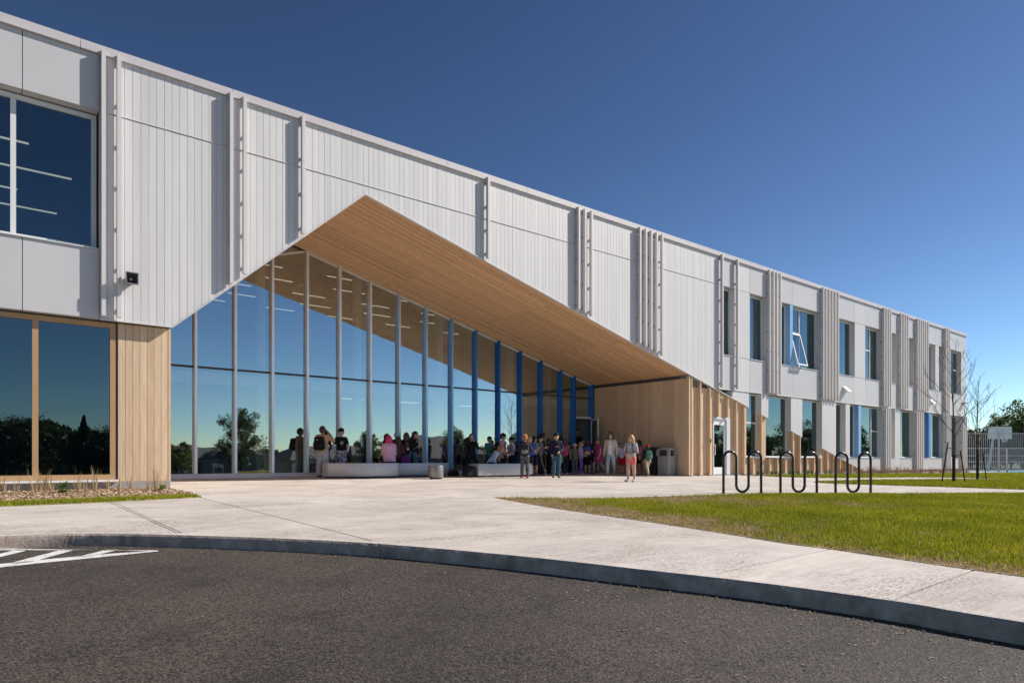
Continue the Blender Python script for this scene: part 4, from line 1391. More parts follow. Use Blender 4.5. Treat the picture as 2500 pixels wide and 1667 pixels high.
# leafy plant with a yellow flower, and a small green weed
def leafy(x, y, h, n, label, name='leafy_plant', flower=False):
    r_ = empty(name, (x, y, ground(x, y))); tag(r_, label, 'plant')
    V, T = [], []
    for i in range(n):
        a = random.uniform(0, 6.28); zz = h * random.uniform(0.1, 0.9); L_ = random.uniform(0.05, 0.11)
        b = Vector((math.cos(a) * 0.015, math.sin(a) * 0.015, zz)); d = Vector((math.cos(a), math.sin(a), random.uniform(0.1, 0.9))).normalized()
        s_ = d.cross(Vector((0, 0, 1))).normalized() * L_ * 0.28
        k = len(V)
        V += [b, b + d * L_ * 0.5 + s_, b + d * L_, b + d * L_ * 0.5 - s_]; T += [(k, k + 1, k + 2, k + 3)]
    mesh_obj('leaves', V, T, mat('leaf_green', (0.10, 0.20, 0.03), 0.5, islvar=0.3, trans=0.3), r_, at=(0, 0, 0))
    MB().tube([(0, 0, 0), (0.005, 0, h)], 0.006, 6).build('stem', mat('stem_green', (0.10, 0.16, 0.04), 0.6), r_, at=(0, 0, 0))
    if flower:
        f_ = MB()
        for j in range(3):
            cx_, cz_ = 0.02 * (j - 1), h + 0.02 + 0.012 * (j % 2)
            f_.add([(cx_ + 0.02 * math.cos(t), 0.02 * math.sin(t), cz_ + 0.012 * (i % 2)) for i, t in enumerate(np.linspace(0, 6.0, 8))], [tuple(range(8))])
        f_.build('flower', mat('yellow_petal', (0.75, 0.42, 0.02), 0.6), r_, at=(0, 0, 0))
    return r_
x, y = gp(154, 1209); leafy(x, min(y, -0.1), 0.24, 90, 'bushy green plant with a yellow flower in the left bed', flower=True)
x, y = gp(394, 1203); leafy(x, min(y, -0.1), 0.16, 36, 'small bright green weed at the corner of the wooden pier')
# green cover plants under the far windows
for i, px in enumerate(np.linspace(1850, 2026, 13)):
    x = fX(px, -0.5); y = -0.5 + 0.1 * math.sin(i * 2.1)
    r_ = leafy(x, y, 0.2 + 0.05 * math.sin(i * 1.7), 70, 'low bright green cover plant in the row below the wood-panelled windows')
    r_['group'] = 'low green plants below the windows'
for i, px in enumerate(list(np.linspace(2046, 2352, 26))):
    x = fX(px, -0.6); y = -0.6 + 0.16 * math.sin(i * 2.7)
    dry_clump(x, y, random.uniform(0.28, 0.5), 60, 'reddish-brown dry grass clump in the row along the far wing', 'dry grass clumps along the far wing',
              mat('russet_blade', (0.30, 0.19, 0.12), 0.85, islvar=0.3, trans=0.25), spread=0.5)

# bare saplings with stakes
M_BARK = mat('sapling_bark', (0.075, 0.06, 0.05), 0.9, var=0.3, scale=20)
M_STAKE = mat('dark_stake', (0.02, 0.022, 0.02), 0.8)
def bare_tree(x, y, h, label, seed, guard):
    rr = random.Random(seed)
    g = ground(x, y)
    r_ = empty('sapling', (x, y, g)); tag(r_, label, 'tree', 'saplings on the grass strip')
    trunk = []
    for i in range(9):
        k = i / 8
        trunk.append((0.05 * math.sin(k * 5 + seed) * k, 0.05 * math.cos(k * 4 + seed) * k, h * k))
    MB().tube(trunk, [0.034 * (1 - 0.88 * i / 8) + 0.003 for i in range(9)], 8).build('trunk', M_BARK, r_, smooth=True, at=(0, 0, 0))
    br = MB()
    def limb(p, d, L_, r0, depth):
        pts = [Vector(p)]; dd = Vector(d).normalized()
        n = 5
        for i in range(n):
            dd = (dd + Vector((rr.uniform(-.16, .16), rr.uniform(-.16, .16), rr.uniform(0.0, .2)))).normalized()
            pts.append(pts[-1] + dd * L_ / n)
        br.tube(pts, [r0 * (1 - 0.8 * i / n) + 0.0015 for i in range(n + 1)], 5)
        if depth > 0:
            for i in (1, 2, 3, 4):
                if rr.random() < 0.8:
                    a = rr.uniform(0, 6.28)
                    limb(pts[i], dd + Vector((math.cos(a) * 0.8, math.sin(a) * 0.8, 0.1)), L_ * rr.uniform(0.35, 0.55), r0 * 0.5, depth - 1)
    for i in range(13):
        k = 0.32 + 0.62 * i / 12
        a = i * 2.4 + rr.uniform(-.4, .4)
        L_ = h * (0.36 * (1 - k) + 0.14) * rr.uniform(0.8, 1.2)
        b = Vector((0.05 * math.sin(k * 5 + seed) * k, 0.05 * math.cos(k * 4 + seed) * k, h * k))
        limb(b, (math.cos(a), math.sin(a), 1.0), L_, 0.014 * (1.2 - k), 2)
    br.build('limbs', M_BARK, r_, at=(0, 0, 0))
    MB().tube([(0, 0, 0), (0, 0, guard)], 0.052, 10).build('trunk_guard', M_STAKE, r_, at=(0, 0, 0))
    return r_
for (px, py, h, sd_, lb, stk) in ((2328.5, 1178.5, 4.5, 3, 'bare young tree with stakes in front of the building corner', ((-0.42, 1.25), (0.40, 1.0))),
                                  (2386.5, 1172.7, 3.85, 11, 'bare young tree with one stake in front of the court fence', ((0.36, 1.05),))):
    x, y = gp(px, py)
    bare_tree(x, y, h, lb, sd_, 0.95 if sd_ == 3 else 1.15)
    for off, hh in stk:
        qx, qy = x + RGT[0] * off, y + RGT[1] * off
        r_ = empty('tree_stake', (qx, qy, ground(qx, qy)))
        tag(r_, ('dark stake leaning towards the sapling by the building corner, on its %s side' % ('building' if off < 0 else 'court')) if sd_ == 3 else 'dark stake beside the sapling in front of the court fence', 'stake', 'tree stakes')
        tx, ty = -RGT[0] * off * 0.55, -RGT[1] * off * 0.55
        MB().tube([(0, 0, -0.1), (tx * hh / 1.25, ty * hh / 1.25, hh * 1.1)], 0.022, 8).build('stake_pole', M_STAKE, r_, at=(0, 0, 0))
        MB().tube([(tx * 0.95, ty * 0.95, hh * 0.95), (-RGT[0] * off, -RGT[1] * off, hh * 0.9)], 0.012, 6).build('tie', M_STAKE, r_, at=(0, 0, 0))

# leafy trees
def leaf_tree(name, x, y, z0, h, rx_, crown0, leafm, n, label, cat='tree', seed=1, lean=0.0, group=None, leaf=0.16, conifer=False, clumps=26):
    r = np.random.default_rng(seed); rr = random.Random(seed)
    root = empty(name, (x, y, z0)); tag(root, label, cat, group)
    tm = MATS.get('tree_bark') or mat('tree_bark', (0.09, 0.07, 0.055), 0.9, var=0.3, scale=6)
    tk = MB(); tk.tube([(0, 0, -0.3), (0.05 * h * lean, 0, h * 0.4), (0.1 * h * lean, 0, h * 0.9)], [0.03 * h * 0.5 + 0.05, 0.02 * h * 0.5 + 0.03, 0.015], 8)
    for i in range(0 if conifer else 9):
        a = rr.uniform(0, 6.28); k = rr.uniform(0.25, 0.7); L_ = rx_ * rr.uniform(0.5, 0.95)
        b = Vector((0.05 * h * lean, 0, h * k))
        tk.tube([b, b + Vector((math.cos(a) * L_ * 0.5, math.sin(a) * L_ * 0.5, h * 0.1)), b + Vector((math.cos(a) * L_, math.sin(a) * L_, h * 0.24))], [0.012 * h * 0.5, 0.008 * h * 0.5, 0.008], 5)
    tk.build('trunk', tm, root, at=(0, 0, 0))
    if conifer:
        k = r.random(n); ang = r.uniform(0, 2 * np.pi, n)
        tier = np.abs(((k * 13) % 1) - 0.0)
        rad = rx_ * (1 - k) * (0.45 + 0.55 * (1 - tier)) * np.sqrt(r.random(n))
        C = np.stack([np.cos(ang) * rad, np.sin(ang) * rad, crown0 + (h - crown0) * k - 0.12 * rad], 1)
    else:
        cc = []
        for i in range(clumps):
            u = r.normal(size=3); u /= np.linalg.norm(u)
            rad = r.uniform(0.35, 0.95)
            cc.append((u[0] * rx_ * rad, u[1] * rx_ * rad, crown0 + (h - crown0) * (0.5 + 0.48 * u[2] * rad)))
        cc = np.array(cc)
        cs = rx_ * r.uniform(0.16, 0.4, clumps)
        idx = r.integers(0, clumps, n)
        u = r.normal(size=(n, 3)); u /= np.linalg.norm(u, axis=1)[:, None]
        C = cc[idx] + u * (cs[idx] * r.random(n) ** 0.45)[:, None] * np.array([1, 1, 0.8])
        C[:, 2] = np.maximum(C[:, 2], crown0 * 0.7)
    a = r.normal(size=(n, 3)); a /= np.linalg.norm(a, axis=1)[:, None]
    b = np.cross(a, r.normal(size=(n, 3))); b /= np.linalg.norm(b, axis=1)[:, None]
    s = leaf * r.uniform(0.5, 1.2, n)[:, None]
    V = np.stack([C - a * s * 0.6, C + b * s * 0.35, C + a * s * 0.6, C - b * s * 0.35], 1)
    o = fast_mesh('crown', V.reshape(-1, 3), np.arange(4 * n).reshape(n, 4), leafm, root)
    o.location = (0, 0, 0)
    return root
M_LF1 = mat('leaf_mid', (0.075, 0.105, 0.028), 0.55, islvar=0.45, trans=0.35)
M_LF2 = mat('leaf_spring', (0.155, 0.165, 0.045), 0.55, islvar=0.4, trans=0.4)
M_LF3 = mat('leaf_dark', (0.022, 0.04, 0.018), 0.6, islvar=0.4, trans=0.2)
M_LF4 = mat('leaf_brown', (0.11, 0.085, 0.04), 0.6, islvar=0.4, trans=0.3)
M_LF5 = mat('leaf_lighter', (0.105, 0.135, 0.035), 0.55, islvar=0.45, trans=0.4)  # lighter green foliage for trees beyond the court
def at_depth(px, t):
    d = ray(px); return d[0] * t, d[1] * t + CAM_Y
# beyond the court
BT = [(2372, 84, 4.9, 2.6, M_LF4, 'brownish budding tree right beside the far building corner'), (2402, 92, 5.6, 2.2, M_LF3, 'dark clipped tree behind the second sapling'),
      (2436, 96, 7.2, 3.0, M_LF2, 'pale yellow-green spring tree behind the backboard'), (2468, 90, 5.4, 2.6, M_LF5, 'low green tree between the backboard and the tall tree'),
      (2496, 80, 8.2, 2.9, M_LF5, 'tall green tree at the edge of the frame'), (2530, 84, 8.6, 3.2, M_LF5, 'tall green tree beyond the edge of the frame'), (2418, 88, 4.2, 2.6, M_LF4, 'low brownish bush behind the basketball pole'), (2455, 86, 3.8, 2.5, M_LF4, 'low brownish bush behind the backboard rim'), (2385, 88, 4.0, 2.4, M_LF1, 'low green bush behind the court fence')]
for i, (px, t, h, rx_, lm, lb) in enumerate(BT):
    x, y = at_depth(px, t)
    leaf_tree('background_tree', x, y, -0.9, h + 0.9, rx_, 0.5, lm, 9000, lb, seed=40 + i, group='trees beyond the court', leaf=0.22, clumps=60)
# trees and houses across the road: the glass mirrors them
MT = [(1.0, -58, 6.2, 3.0, M_LF1), (5.2, -62, 6.6, 3.0, M_LF1), (9.9, -60, 5.0, 2.2, M_LF1), (-3.5, -60, 6.2, 3.0, M_LF1), (7.6, -66, 5.2, 2.4, M_LF3), (13.8, -64, 5.6, 2.4, M_LF3),
      (17.5, -68, 4.8, 2.3, M_LF1), (21.5, -66, 4.0, 2.2, M_LF2), (31.5, -74, 8.6, 3.4, M_LF1), (50, -70, 6.5, 2.6, M_LF2), (62, -64, 7.0, 3.2, M_LF1), (70, -56, 7.6, 3.4, M_LF1), (80, -52, 7.0, 3.2, M_LF1), (92, -48, 8.0, 3.6, M_LF2), (104, -50, 8.5, 3.6, M_LF1), (-10, -58, 8.0, 3.4, M_LF1), (112, -44, 8, 3.6, M_LF1), (122, -46, 9, 4, M_LF3), (134, -44, 8, 3.8, M_LF1), (98, -42, 6.5, 3.2, M_LF1), (3.0, -54, 4.2, 3.0, M_LF3), (-1.5, -55, 4.4, 3.0, M_LF3), (11.0, -54, 4.0, 3.0, M_LF3)]
plc = ['first', 'second', 'third', 'fourth', 'fifth', 'sixth', 'seventh', 'eighth', 'ninth', 'tenth', 'eleventh', 'twelfth', 'thirteenth', 'fourteenth', 'fifteenth', 'sixteenth', 'seventeenth', 'eighteenth', 'nineteenth', 'twentieth', 'twenty-first', 'twenty-second', 'twenty-third']
for i, (x, y, h, rx_, lm) in enumerate(MT):
    z0 = terrain_z(x, y)
    leaf_tree('street_tree', x, y, z0, h - z0 * 0.4, rx_, 0.3, lm, 8500, 'leafy tree across the road mirrored in the glass, %s planted' % plc[i], seed=80 + i, group='trees across the road', leaf=0.24, clumps=60)
leaf_tree('spruce_tree', 8.9, -54, terrain_z(8.9, -54), 5.6, 1.9, 0.8, M_LF3, 7000, 'dark spruce across the road mirrored in the tan-framed window', seed=131, leaf=0.25, conifer=True)
# a wood on the far side of the houses closes the horizon
def treeline(n, x0, x1, y0, y1, hm):
    r = np.random.default_rng(5)
    q = np.stack([r.uniform(x0, x1, n), r.uniform(y0, y1, n)], 1)
    env = hm * (0.62 + 0.28 * vnoise(q * np.array([1, 0.2]), 0.22, 9) + 0.2 * vnoise(q * np.array([1, 0.2]), 0.9, 10))
    C = np.stack([q[:, 0], q[:, 1], -3.2 + env * r.random(n) ** 0.7], 1)
    a = r.normal(size=(n, 3)); a /= np.linalg.norm(a, axis=1)[:, None]
    b = np.cross(a, r.normal(size=(n, 3))); b /= np.linalg.norm(b, axis=1)[:, None]
    s = 0.75 * r.uniform(0.5, 1.2, n)[:, None]
    V = np.stack([C - a * s * 0.6, C + b * s * 0.35, C + a * s * 0.6, C - b * s * 0.35], 1)
    o = fast_mesh('treeline', V.reshape(-1, 3), np.arange(4 * n).reshape(n, 4), M_LF1)
    tag(o, 'distant wood across the road mirrored low in the glass', 'wood', kind='stuff')
treeline(60000, -60, 260, -125, -112, 8.0)
M_SIDING = mat('house_siding', (0.20, 0.205, 0.22), 0.7)
M_SIDE2 = mat('house_siding_beige', (0.36, 0.33, 0.29), 0.7)
M_SHING = mat('roof_shingle', (0.12, 0.115, 0.11), 0.9, var=0.2, scale=8)
M_SHING2 = mat('roof_shingle_brown', (0.17, 0.15, 0.135), 0.9, var=0.2, scale=8)
def house(x, y, w, d, wall_h, roof_h, m, rm, label):
    z0 = terrain_z(x, y)
    r_ = empty('house', (x, y, z0)); tag(r_, label, 'house', 'houses across the road')
    MB().box(-w / 2, w / 2, -d / 2, d / 2, -0.3, wall_h).build('wall', m, r_, at=(0, 0, 0))
    e = 0.4
    rf_ = MB(); rf_.add([(-w / 2 - e, -d / 2 - e, wall_h - 0.1), (w / 2 + e, -d / 2 - e, wall_h - 0.1), (w / 2 + e, d / 2 + e, wall_h - 0.1), (-w / 2 - e, d / 2 + e, wall_h - 0.1), (-w / 2 + d * 0.25, 0, wall_h + roof_h), (w / 2 - d * 0.25, 0, wall_h + roof_h)],
             [(0, 3, 2, 1), (0, 1, 5, 4), (2, 3, 4, 5), (1, 2, 5), (3, 0, 4)])
    rf_.build('roof', rm, r_, at=(0, 0, 0))
    for q in (-w * 0.3, 0.05 * w, w * 0.33):
        f_ = MB().box(q - 0.6, q + 0.6, d / 2 + 0.001, d / 2 + 0.05, wall_h - 1.9, wall_h - 0.6).build('window', M_BRIGHT, r_, at=(0, 0, 0))
        MB().box(q - 0.5, q + 0.5, d / 2 + 0.051, d / 2 + 0.06, wall_h - 1.8, wall_h - 0.7).build('pane', M_GLASSD, f_, at=(0, 0, 0))
    MB().box(-w * 0.13 - 0.5, -w * 0.13 + 0.5, d / 2 + 0.001, d / 2 + 0.05, 0.1, 2.2).build('door', M_DARK, r_, at=(0, 0, 0))
house(28, -78, 13, 8, 2.6, 1.7, M_SIDING, M_SHING, 'grey house with white-trimmed windows mirrored left of the standing pupils')
house(45, -76, 15, 9, 2.8, 1.9, M_SIDE2, M_SHING2, 'long low house mirrored in the middle of the glass wall')
house(63, -72, 14, 10, 3.1, 3.4, M_SIDING, M_SHING2, 'house with a tall brown roof mirrored behind the queue')
house(84, -66, 14, 9, 3.0, 3.0, M_SIDE2, M_SHING, 'house mirrored in the far ground-floor windows')

# ------------------------------------------------------------------ court, fence and hoop beyond the building
M_COURT = mat('court_blue', (0.10, 0.40, 0.56), 0.7)
cA = at_depth(2356, 49); cB = at_depth(2640, 49); cC = at_depth(2640, 66); cD = at_depth(2356, 66)
cz = -0.40
o = MB().prism_xy([cA, cB, cC, cD] if area2([cA, cB, cC, cD]) > 0 else [cD, cC, cB, cA], cz - 0.1, cz).build('sports_court', M_COURT); tag(o, kind='structure')
M_GALV = mat('galvanised_steel', (0.52, 0.53, 0.54), 0.45, metal=0.3)
def fence_line(t, px0, px1, zt, label, chain):
    x0, y0 = at_depth(px0, t); x1, y1 = at_depth(px1, t)
    L_ = math.hypot(x1 - x0, y1 - y0)
    r_ = empty('court_fence', (x0, y0, cz - 0.05), math.atan2(y1 - y0, x1 - x0)); tag(r_, label, 'fence', 'court fences')
    z1 = zt - (cz - 0.05)
    n = max(2, int(round(L_ / 2.6)))
    for i in range(n + 1):
        q = L_ * i / n
        MB().box(q - 0.05, q + 0.05, -0.05, 0.05, 0, z1 + 0.03).build('post', M_GALV, r_, at=(0, 0, 0))
    zs = (0.08, z1 * 0.5, z1) if chain else (z1 * 0.45, z1)
    for z in zs:
        MB().box(0.05, L_, -0.022, 0.022, z - 0.03, z + 0.03).build('rail', M_GALV, r_, at=(0, 0, 0))
    if chain:
        m = MB(); s = 0.13
        k = -z1
        while k < L_:
            for sg in (1, -1):
                a0 = k if sg == 1 else k + z1
                pts = []
                xa, za, xb, zb = a0, 0.08, a0 + sg * z1, z1
                # clip to the panel
                if min(xa, xb) < 0.05 or max(xa, xb) > L_ - 0.05:
                    continue
                m.tube([(xa, 0.0, za), (xb, 0.0, zb)], 0.0055, 3, cap=False)
            k += s
        o = m.build('wire_mesh', M_GALV, r_, at=(0, 0, 0)); o['kind'] = 'stuff'
    else:
        p0 = None
        q = 0.14
        while q < L_:
            b_ = MB().box(-0.014, 0.014, -0.012, 0.012, 0.1, z1 - 0.03) if p0 is None else None
            if p0 is None:
                p0 = b_.build('picket', M_GALV, r_, at=(q, 0, 0))
            else:
                c_ = p0.copy(); sc.collection.objects.link(c_); c_.location = (q, 0, 0)
            q += 0.155
    return r_
fence_line(47.5, 2357, 2660, 1.42, 'grey chain-link fence with mid rail in front of the blue court', True)
fence_line(52, 2352, 2700, 2.62, 'tall grey picket fence behind the chain-link one', False)
hx_, hy_ = at_depth(2412, 56)
hp_ = empty('basketball_hoop', (hx_, hy_, cz)); tag(hp_, 'basketball hoop with white backboard on a slanted grey post', 'basketball hoop')
def off(a, b, c): return (RGT[0] * a + FWD[0] * b, RGT[1] * a + FWD[1] * b, c)
MB().tube([off(0, 0, 0), off(0.42, 0, 2.75), off(0.6, 0.0, 3.0), off(1.05, -0.1, 3.2)], 0.1, 10).build('post', M_GALV, hp_, at=(0, 0, 0), smooth=True)
def slab_o(a0, a1, b0, b1, c0, c1):
    m = MB(); m.box(0, 1, 0, 1, 0, 1)
    m.v = [off(a0 + (a1 - a0) * x, b0 + (b1 - b0) * y, c0 + (c1 - c0) * z) for x, y, z in m.v]
    return m
M_BOARD = mat('backboard_cream', (0.84, 0.80, 0.68), 0.6)
slab_o(-0.1, 1.82, -0.2, -0.14, 2.72, 3.72).build('backboard', M_BOARD, hp_, at=(0, 0, 0))
slab_o(0.5, 1.22, -0.26, -0.201, 2.9, 3.4).build('mount_plate', M_FRAME, hp_, at=(0, 0, 0))
ring = [off(1.0 + 0.23 * math.cos(t), -0.5 + 0.23 * math.sin(t), 2.85) for t in np.linspace(0, 2 * math.pi, 17)]
MB().tube(ring, 0.012, 6).build('rim', M_GALV, hp_, at=(0, 0, 0))
nt_ = MB()
for t in np.linspace(0, 2 * math.pi, 11)[:-1]:
    nt_.tube([off(1.0 + 0.22 * math.cos(t), -0.5 + 0.22 * math.sin(t), 2.85), off(1.0 + 0.13 * math.cos(t + .3), -0.5 + 0.13 * math.sin(t + .3), 2.45)], 0.012, 3)
nt_.build('net', M_BRIGHT, hp_, at=(0, 0, 0))

# gull far up in the sky
bx, by, bz = ray(1595, 484)[0] * 60, ray(1595, 484)[1] * 60 + CAM_Y, CAM_Z + ray(1595, 484)[2] * 60
bird = MB()
bird.tube([off(-0.12, 0, 0), off(-0.05, 0, 0.01), off(0.05, 0, 0.0), off(0.13, 0, -0.01)], [0.01, 0.04, 0.035, 0.008], 8)
bo = bird.build('bird', mat('bird_white', (0.6, 0.58, 0.55), 0.8), None, at=(bx, by, bz)); tag(bo, 'small pale bird flying in the blue sky', 'bird')
wg = MB(); wg.add([off(-0.05, 0, 0.02), off(0.05, 0, 0.02), off(0.1, 0.0, 0.10), off(0.16, -0.02, 0.07), off(-0.02, 0.22, 0.05)], [(0, 1, 4), (0, 1, 2), (1, 3, 2)])
wg.build('wing', mat('bird_wing', (0.45, 0.42, 0.36), 0.8), bo, at=(0, 0, 0))

# grit, seeds and scraps of leaf lying on the asphalt, thickest along the kerb
ng = 2600
ki = rng.integers(0, len(KERB) - 2, ng)
kd = np.abs(rng.normal(0, 1, ng)) ** 1.6 * 0.45 + 0.02
KA = np.array(KERB); tt = KA[ki + 1] - KA[ki]; tt /= np.linalg.norm(tt, axis=1)[:, None]
gq = KA[ki] + np.stack([tt[:, 1], -tt[:, 0]], 1) * (0.03 + kd)[:, None]
ok_ = (gq[:, 0] > -2) & (gq[:, 1] > -15.5) & (gq[:, 0] < 8)
gq = gq[ok_]; ng = len(gq)
gz = 0.03 + 0.02 * gq[:, 1] - KERB_H + 0.004
gs = rng.uniform(0.003, 0.009, ng); ga = rng.uniform(0, 6.28, ng)
GV = np.zeros((ng, 4, 3))
for k_, (u_, v_) in enumerate(((-1, -0.5), (1, -0.5), (1, 0.5), (-1, 0.5))):
    GV[:, k_, 0] = gq[:, 0] + gs * (u_ * np.cos(ga) - v_ * np.sin(ga)); GV[:, k_, 1] = gq[:, 1] + gs * (u_ * np.sin(ga) + v_ * np.cos(ga)); GV[:, k_, 2] = gz + rng.uniform(0, 0.006, ng)
tag(fast_mesh('debris', GV.reshape(-1, 3), np.arange(4 * ng).reshape(ng, 4), mat('grit', (0.24, 0.20, 0.15), 0.9, islvar=0.6)), 'pale grit and leaf scraps scattered along the kerb', 'grit', kind='stuff')

# ------------------------------------------------------------------ people: smooth bodies from blended tapered limbs
def cap(p0, r0, p1, r1, s=(1, 1, 1)):
    return (np.array(p0, float), r0, np.array(p1, float), r1, np.array(s, float))
def ell(c, r):
    m = max(r)
    return (np.array(c, float), m, np.array(c, float), m, np.array(r, float) / m)

def sdf_mesh(prims, h, k=0.02, planes=(), cuts=()):
    """smooth union of tapered capsules, clipped by planes, minus cuts; returns verts and quads"""
    lo = np.min([np.minimum(p[0], p[2]) - max(p[1], p[3]) for p in prims], axis=0) - 2.5 * h
    hi = np.max([np.maximum(p[0], p[2]) + max(p[1], p[3]) for p in prims], axis=0) + 2.5 * h
    n = np.ceil((hi - lo) / h).astype(int) + 1
    Fd = np.full(n, 0.3)
    ax = [lo[i] + h * np.arange(n[i]) for i in range(3)]
    def ev(p, pad):
        a, r0, b, r1, s = p
        q0 = np.minimum(a, b) - max(r0, r1) - pad; q1 = np.maximum(a, b) + max(r0, r1) + pad
        i0 = np.maximum(((q0 - lo) / h).astype(int), 0); i1 = np.minimum(((q1 - lo) / h).astype(int) + 2, n)
        sl = tuple(slice(i0[i], i1[i]) for i in range(3))
        X = ax[0][sl[0]][:, None, None]; Y = ax[1][sl[1]][None, :, None]; Z = ax[2][sl[2]][None, None, :]
        c = (a + b) / 2
        ab = (b - a) / s
        dx, dy, dz = (X - a[0]) / s[0], (Y - a[1]) / s[1], (Z - a[2]) / s[2]
        L2 = float(ab @ ab)
        if L2 > 1e-9:
            t = np.clip((dx * ab[0] + dy * ab[1] + dz * ab[2]) / L2, 0, 1)
            d = np.sqrt((dx - t * ab[0]) ** 2 + (dy - t * ab[1]) ** 2 + (dz - t * ab[2]) ** 2) - (r0 + (r1 - r0) * t)
        else:
            d = np.sqrt(dx ** 2 + dy ** 2 + dz ** 2) - r0
        return sl, d * float(np.min(s))
    for p in prims:
        sl, d = ev(p, k + 2 * h)
        Fd[sl] = sdf_smin(Fd[sl], d, k)
    for p in cuts:
        sl, d = ev(p, 3 * h)
        Fd[sl] = np.maximum(Fd[sl], -d)
    for nrm, off_ in planes:      # keep the side where nrm . p < off
        X = ax[0][:, None, None] * nrm[0] + ax[1][None, :, None] * nrm[1] + ax[2][None, None, :] * nrm[2] - off_
        Fd = np.maximum(Fd, X)
    ins = Fd < 0
    c = [ins[i:n[0] - 1 + i, j:n[1] - 1 + j, l:n[2] - 1 + l] for i in (0, 1) for j in (0, 1) for l in (0, 1)]
    sm = sum(a.astype(np.int8) for a in c)
    act = (sm > 0) & (sm < 8)
    idx = np.argwhere(act)
    if len(idx) == 0:
        return np.zeros((0, 3)), np.zeros((0, 4), int)
    vid = np.full(act.shape, -1, int); vid[act] = np.arange(len(idx))
    P = np.zeros((len(idx), 3)); cnt = np.zeros(len(idx))
    I, J, K_ = idx[:, 0], idx[:, 1], idx[:, 2]
    corners = [(i, j, l) for i in (0, 1) for j in (0, 1) for l in (0, 1)]
    vals = {cc: Fd[I + cc[0], J + cc[1], K_ + cc[2]] for cc in corners}
    for a in corners:
        for d in range(3):
            if a[d] == 0:
                b = list(a); b[d] = 1; b = tuple(b)
                va, vb = vals[a], vals[b]
                m = (va < 0) != (vb < 0)
                t = np.where(m, va / (va - vb + 1e-12), 0)
                pt = np.array(a, float)[None, :].repeat(len(idx), 0); pt[:, d] = t
                P += np.where(m[:, None], pt, 0); cnt += m
    V = lo + h * (idx + P / np.maximum(cnt, 1)[:, None])
    Q = []
    for d in range(3):
        e0 = [slice(None)] * 3; e1 = [slice(None)] * 3
        e0[d] = slice(0, n[d] - 1); e1[d] = slice(1, n[d])
        A, Bq = ins[tuple(e0)], ins[tuple(e1)]
        ch = np.argwhere(A != Bq)
        u, v = (d + 1) % 3, (d + 2) % 3
        ok = (ch[:, u] > 0) & (ch[:, v] > 0) & (ch[:, u] < n[u] - 1) & (ch[:, v] < n[v] - 1)
        ch = ch[ok]
        def cell(du, dv):
            q = ch.copy(); q[:, u] += du; q[:, v] += dv
            return vid[q[:, 0], q[:, 1], q[:, 2]]
        q = np.stack([cell(-1, -1), cell(0, -1), cell(0, 0), cell(-1, 0)], 1)
        flip = ~A[ch[:, 0], ch[:, 1], ch[:, 2]]
        q[flip] = q[flip][:, ::-1]
        Q.append(q)
    Q = np.vstack(Q)
    return V, Q[(Q >= 0).all(1)]

# one relaxed hand: palm, four unequal bent fingers and a thumb at the side of the palm (fingers point to -z, palm faces +y)
def make_hand():
    s = 1.0
    pr = [cap((0, 0, 0.01), 0.020, (0, 0, -0.03), 0.028, (1, 0.55, 1)), cap((0, 0, -0.03), 0.030, (0, 0.004, -0.075), 0.032, (1.1, 0.5, 1))]
    for x, L_ in ((-0.030, 0.066), (-0.010, 0.076), (0.010, 0.072), (0.030, 0.056)):
        a = (x, 0.004, -0.085); b = (x * 1.12, 0.012, -0.085 - L_ * 0.5); c = (x * 1.1, 0.034, -0.085 - L_ * 0.88)
        pr += [cap(a, 0.0095, b, 0.0088), cap(b, 0.0088, c, 0.0072)]
    pr += [cap((-0.026, 0.006, -0.03), 0.013, (-0.05, 0.018, -0.06), 0.0105), cap((-0.05, 0.018, -0.06), 0.0105, (-0.053, 0.032, -0.09), 0.0085)]
    return sdf_mesh(pr, 0.0062, 0.005)
HAND_V, HAND_Q = make_hand()

FABN = 0
def fabric(col, rough=0.85, col2=None, scale=14):
    key = 'fabric_%02d_%02d_%02d' % tuple(int(c * 99) for c in col) + ('_p%02d%02d%02d' % tuple(int(c * 99) for c in col2) if col2 else '')
    return mat(key, col, rough, var=0.14 if not col2 else 0.0, scale=scale if col2 else 9, col2=col2, spec=0.2, bump=0.4, bscale=15, bdist=0.02, detail=2 if col2 else 5)
SKINS = [(0.56, 0.34, 0.24), (0.50, 0.29, 0.20), (0.60, 0.38, 0.28)]
M_EYE = mat('eye_dark', (0.02, 0.016, 0.014), 0.3)
M_LIP = mat('lip', (0.40, 0.16, 0.13), 0.5)
M_LENS = mat('spectacle_rim', (0.03, 0.02, 0.02), 0.4)
M_SOLE = mat('sole_white', (0.62, 0.60, 0.57), 0.7)

ARMS = {'down': ((0.135, -0.015, 0.635), (0.150, 0.035, 0.495)), 'face': ((0.150, 0.075, 0.665), (0.040, 0.125, 0.815)), 'front': ((0.145, 0.0, 0.64), (0.045, 0.135, 0.575)),
        'strap': ((0.145, -0.02, 0.65), (0.085, 0.10, 0.715)), 'pocket': ((0.155, -0.04, 0.635), (0.125, 0.035, 0.525)), 'phone': ((0.175, 0.085, 0.715), (0.075, 0.135, 0.865)),
        'back': ((0.145, -0.06, 0.64), (0.10, -0.11, 0.53)), 'reach': ((0.14, 0.06, 0.66), (0.10, 0.19, 0.70)), 'lap': ((0.13, 0.03, 0.62), (0.06, 0.14, 0.55)), 'wave': ((0.17, 0.02, 0.69), (0.15, 0.08, 0.84))}

def xf(p, lean, hz):
    """lean the upper body forward about the hips"""
    x, y, z = p
    c, s = math.cos(lean), math.sin(lean)
    return (x, y * c + (z - hz) * s, hz + (z - hz) * c - y * s)

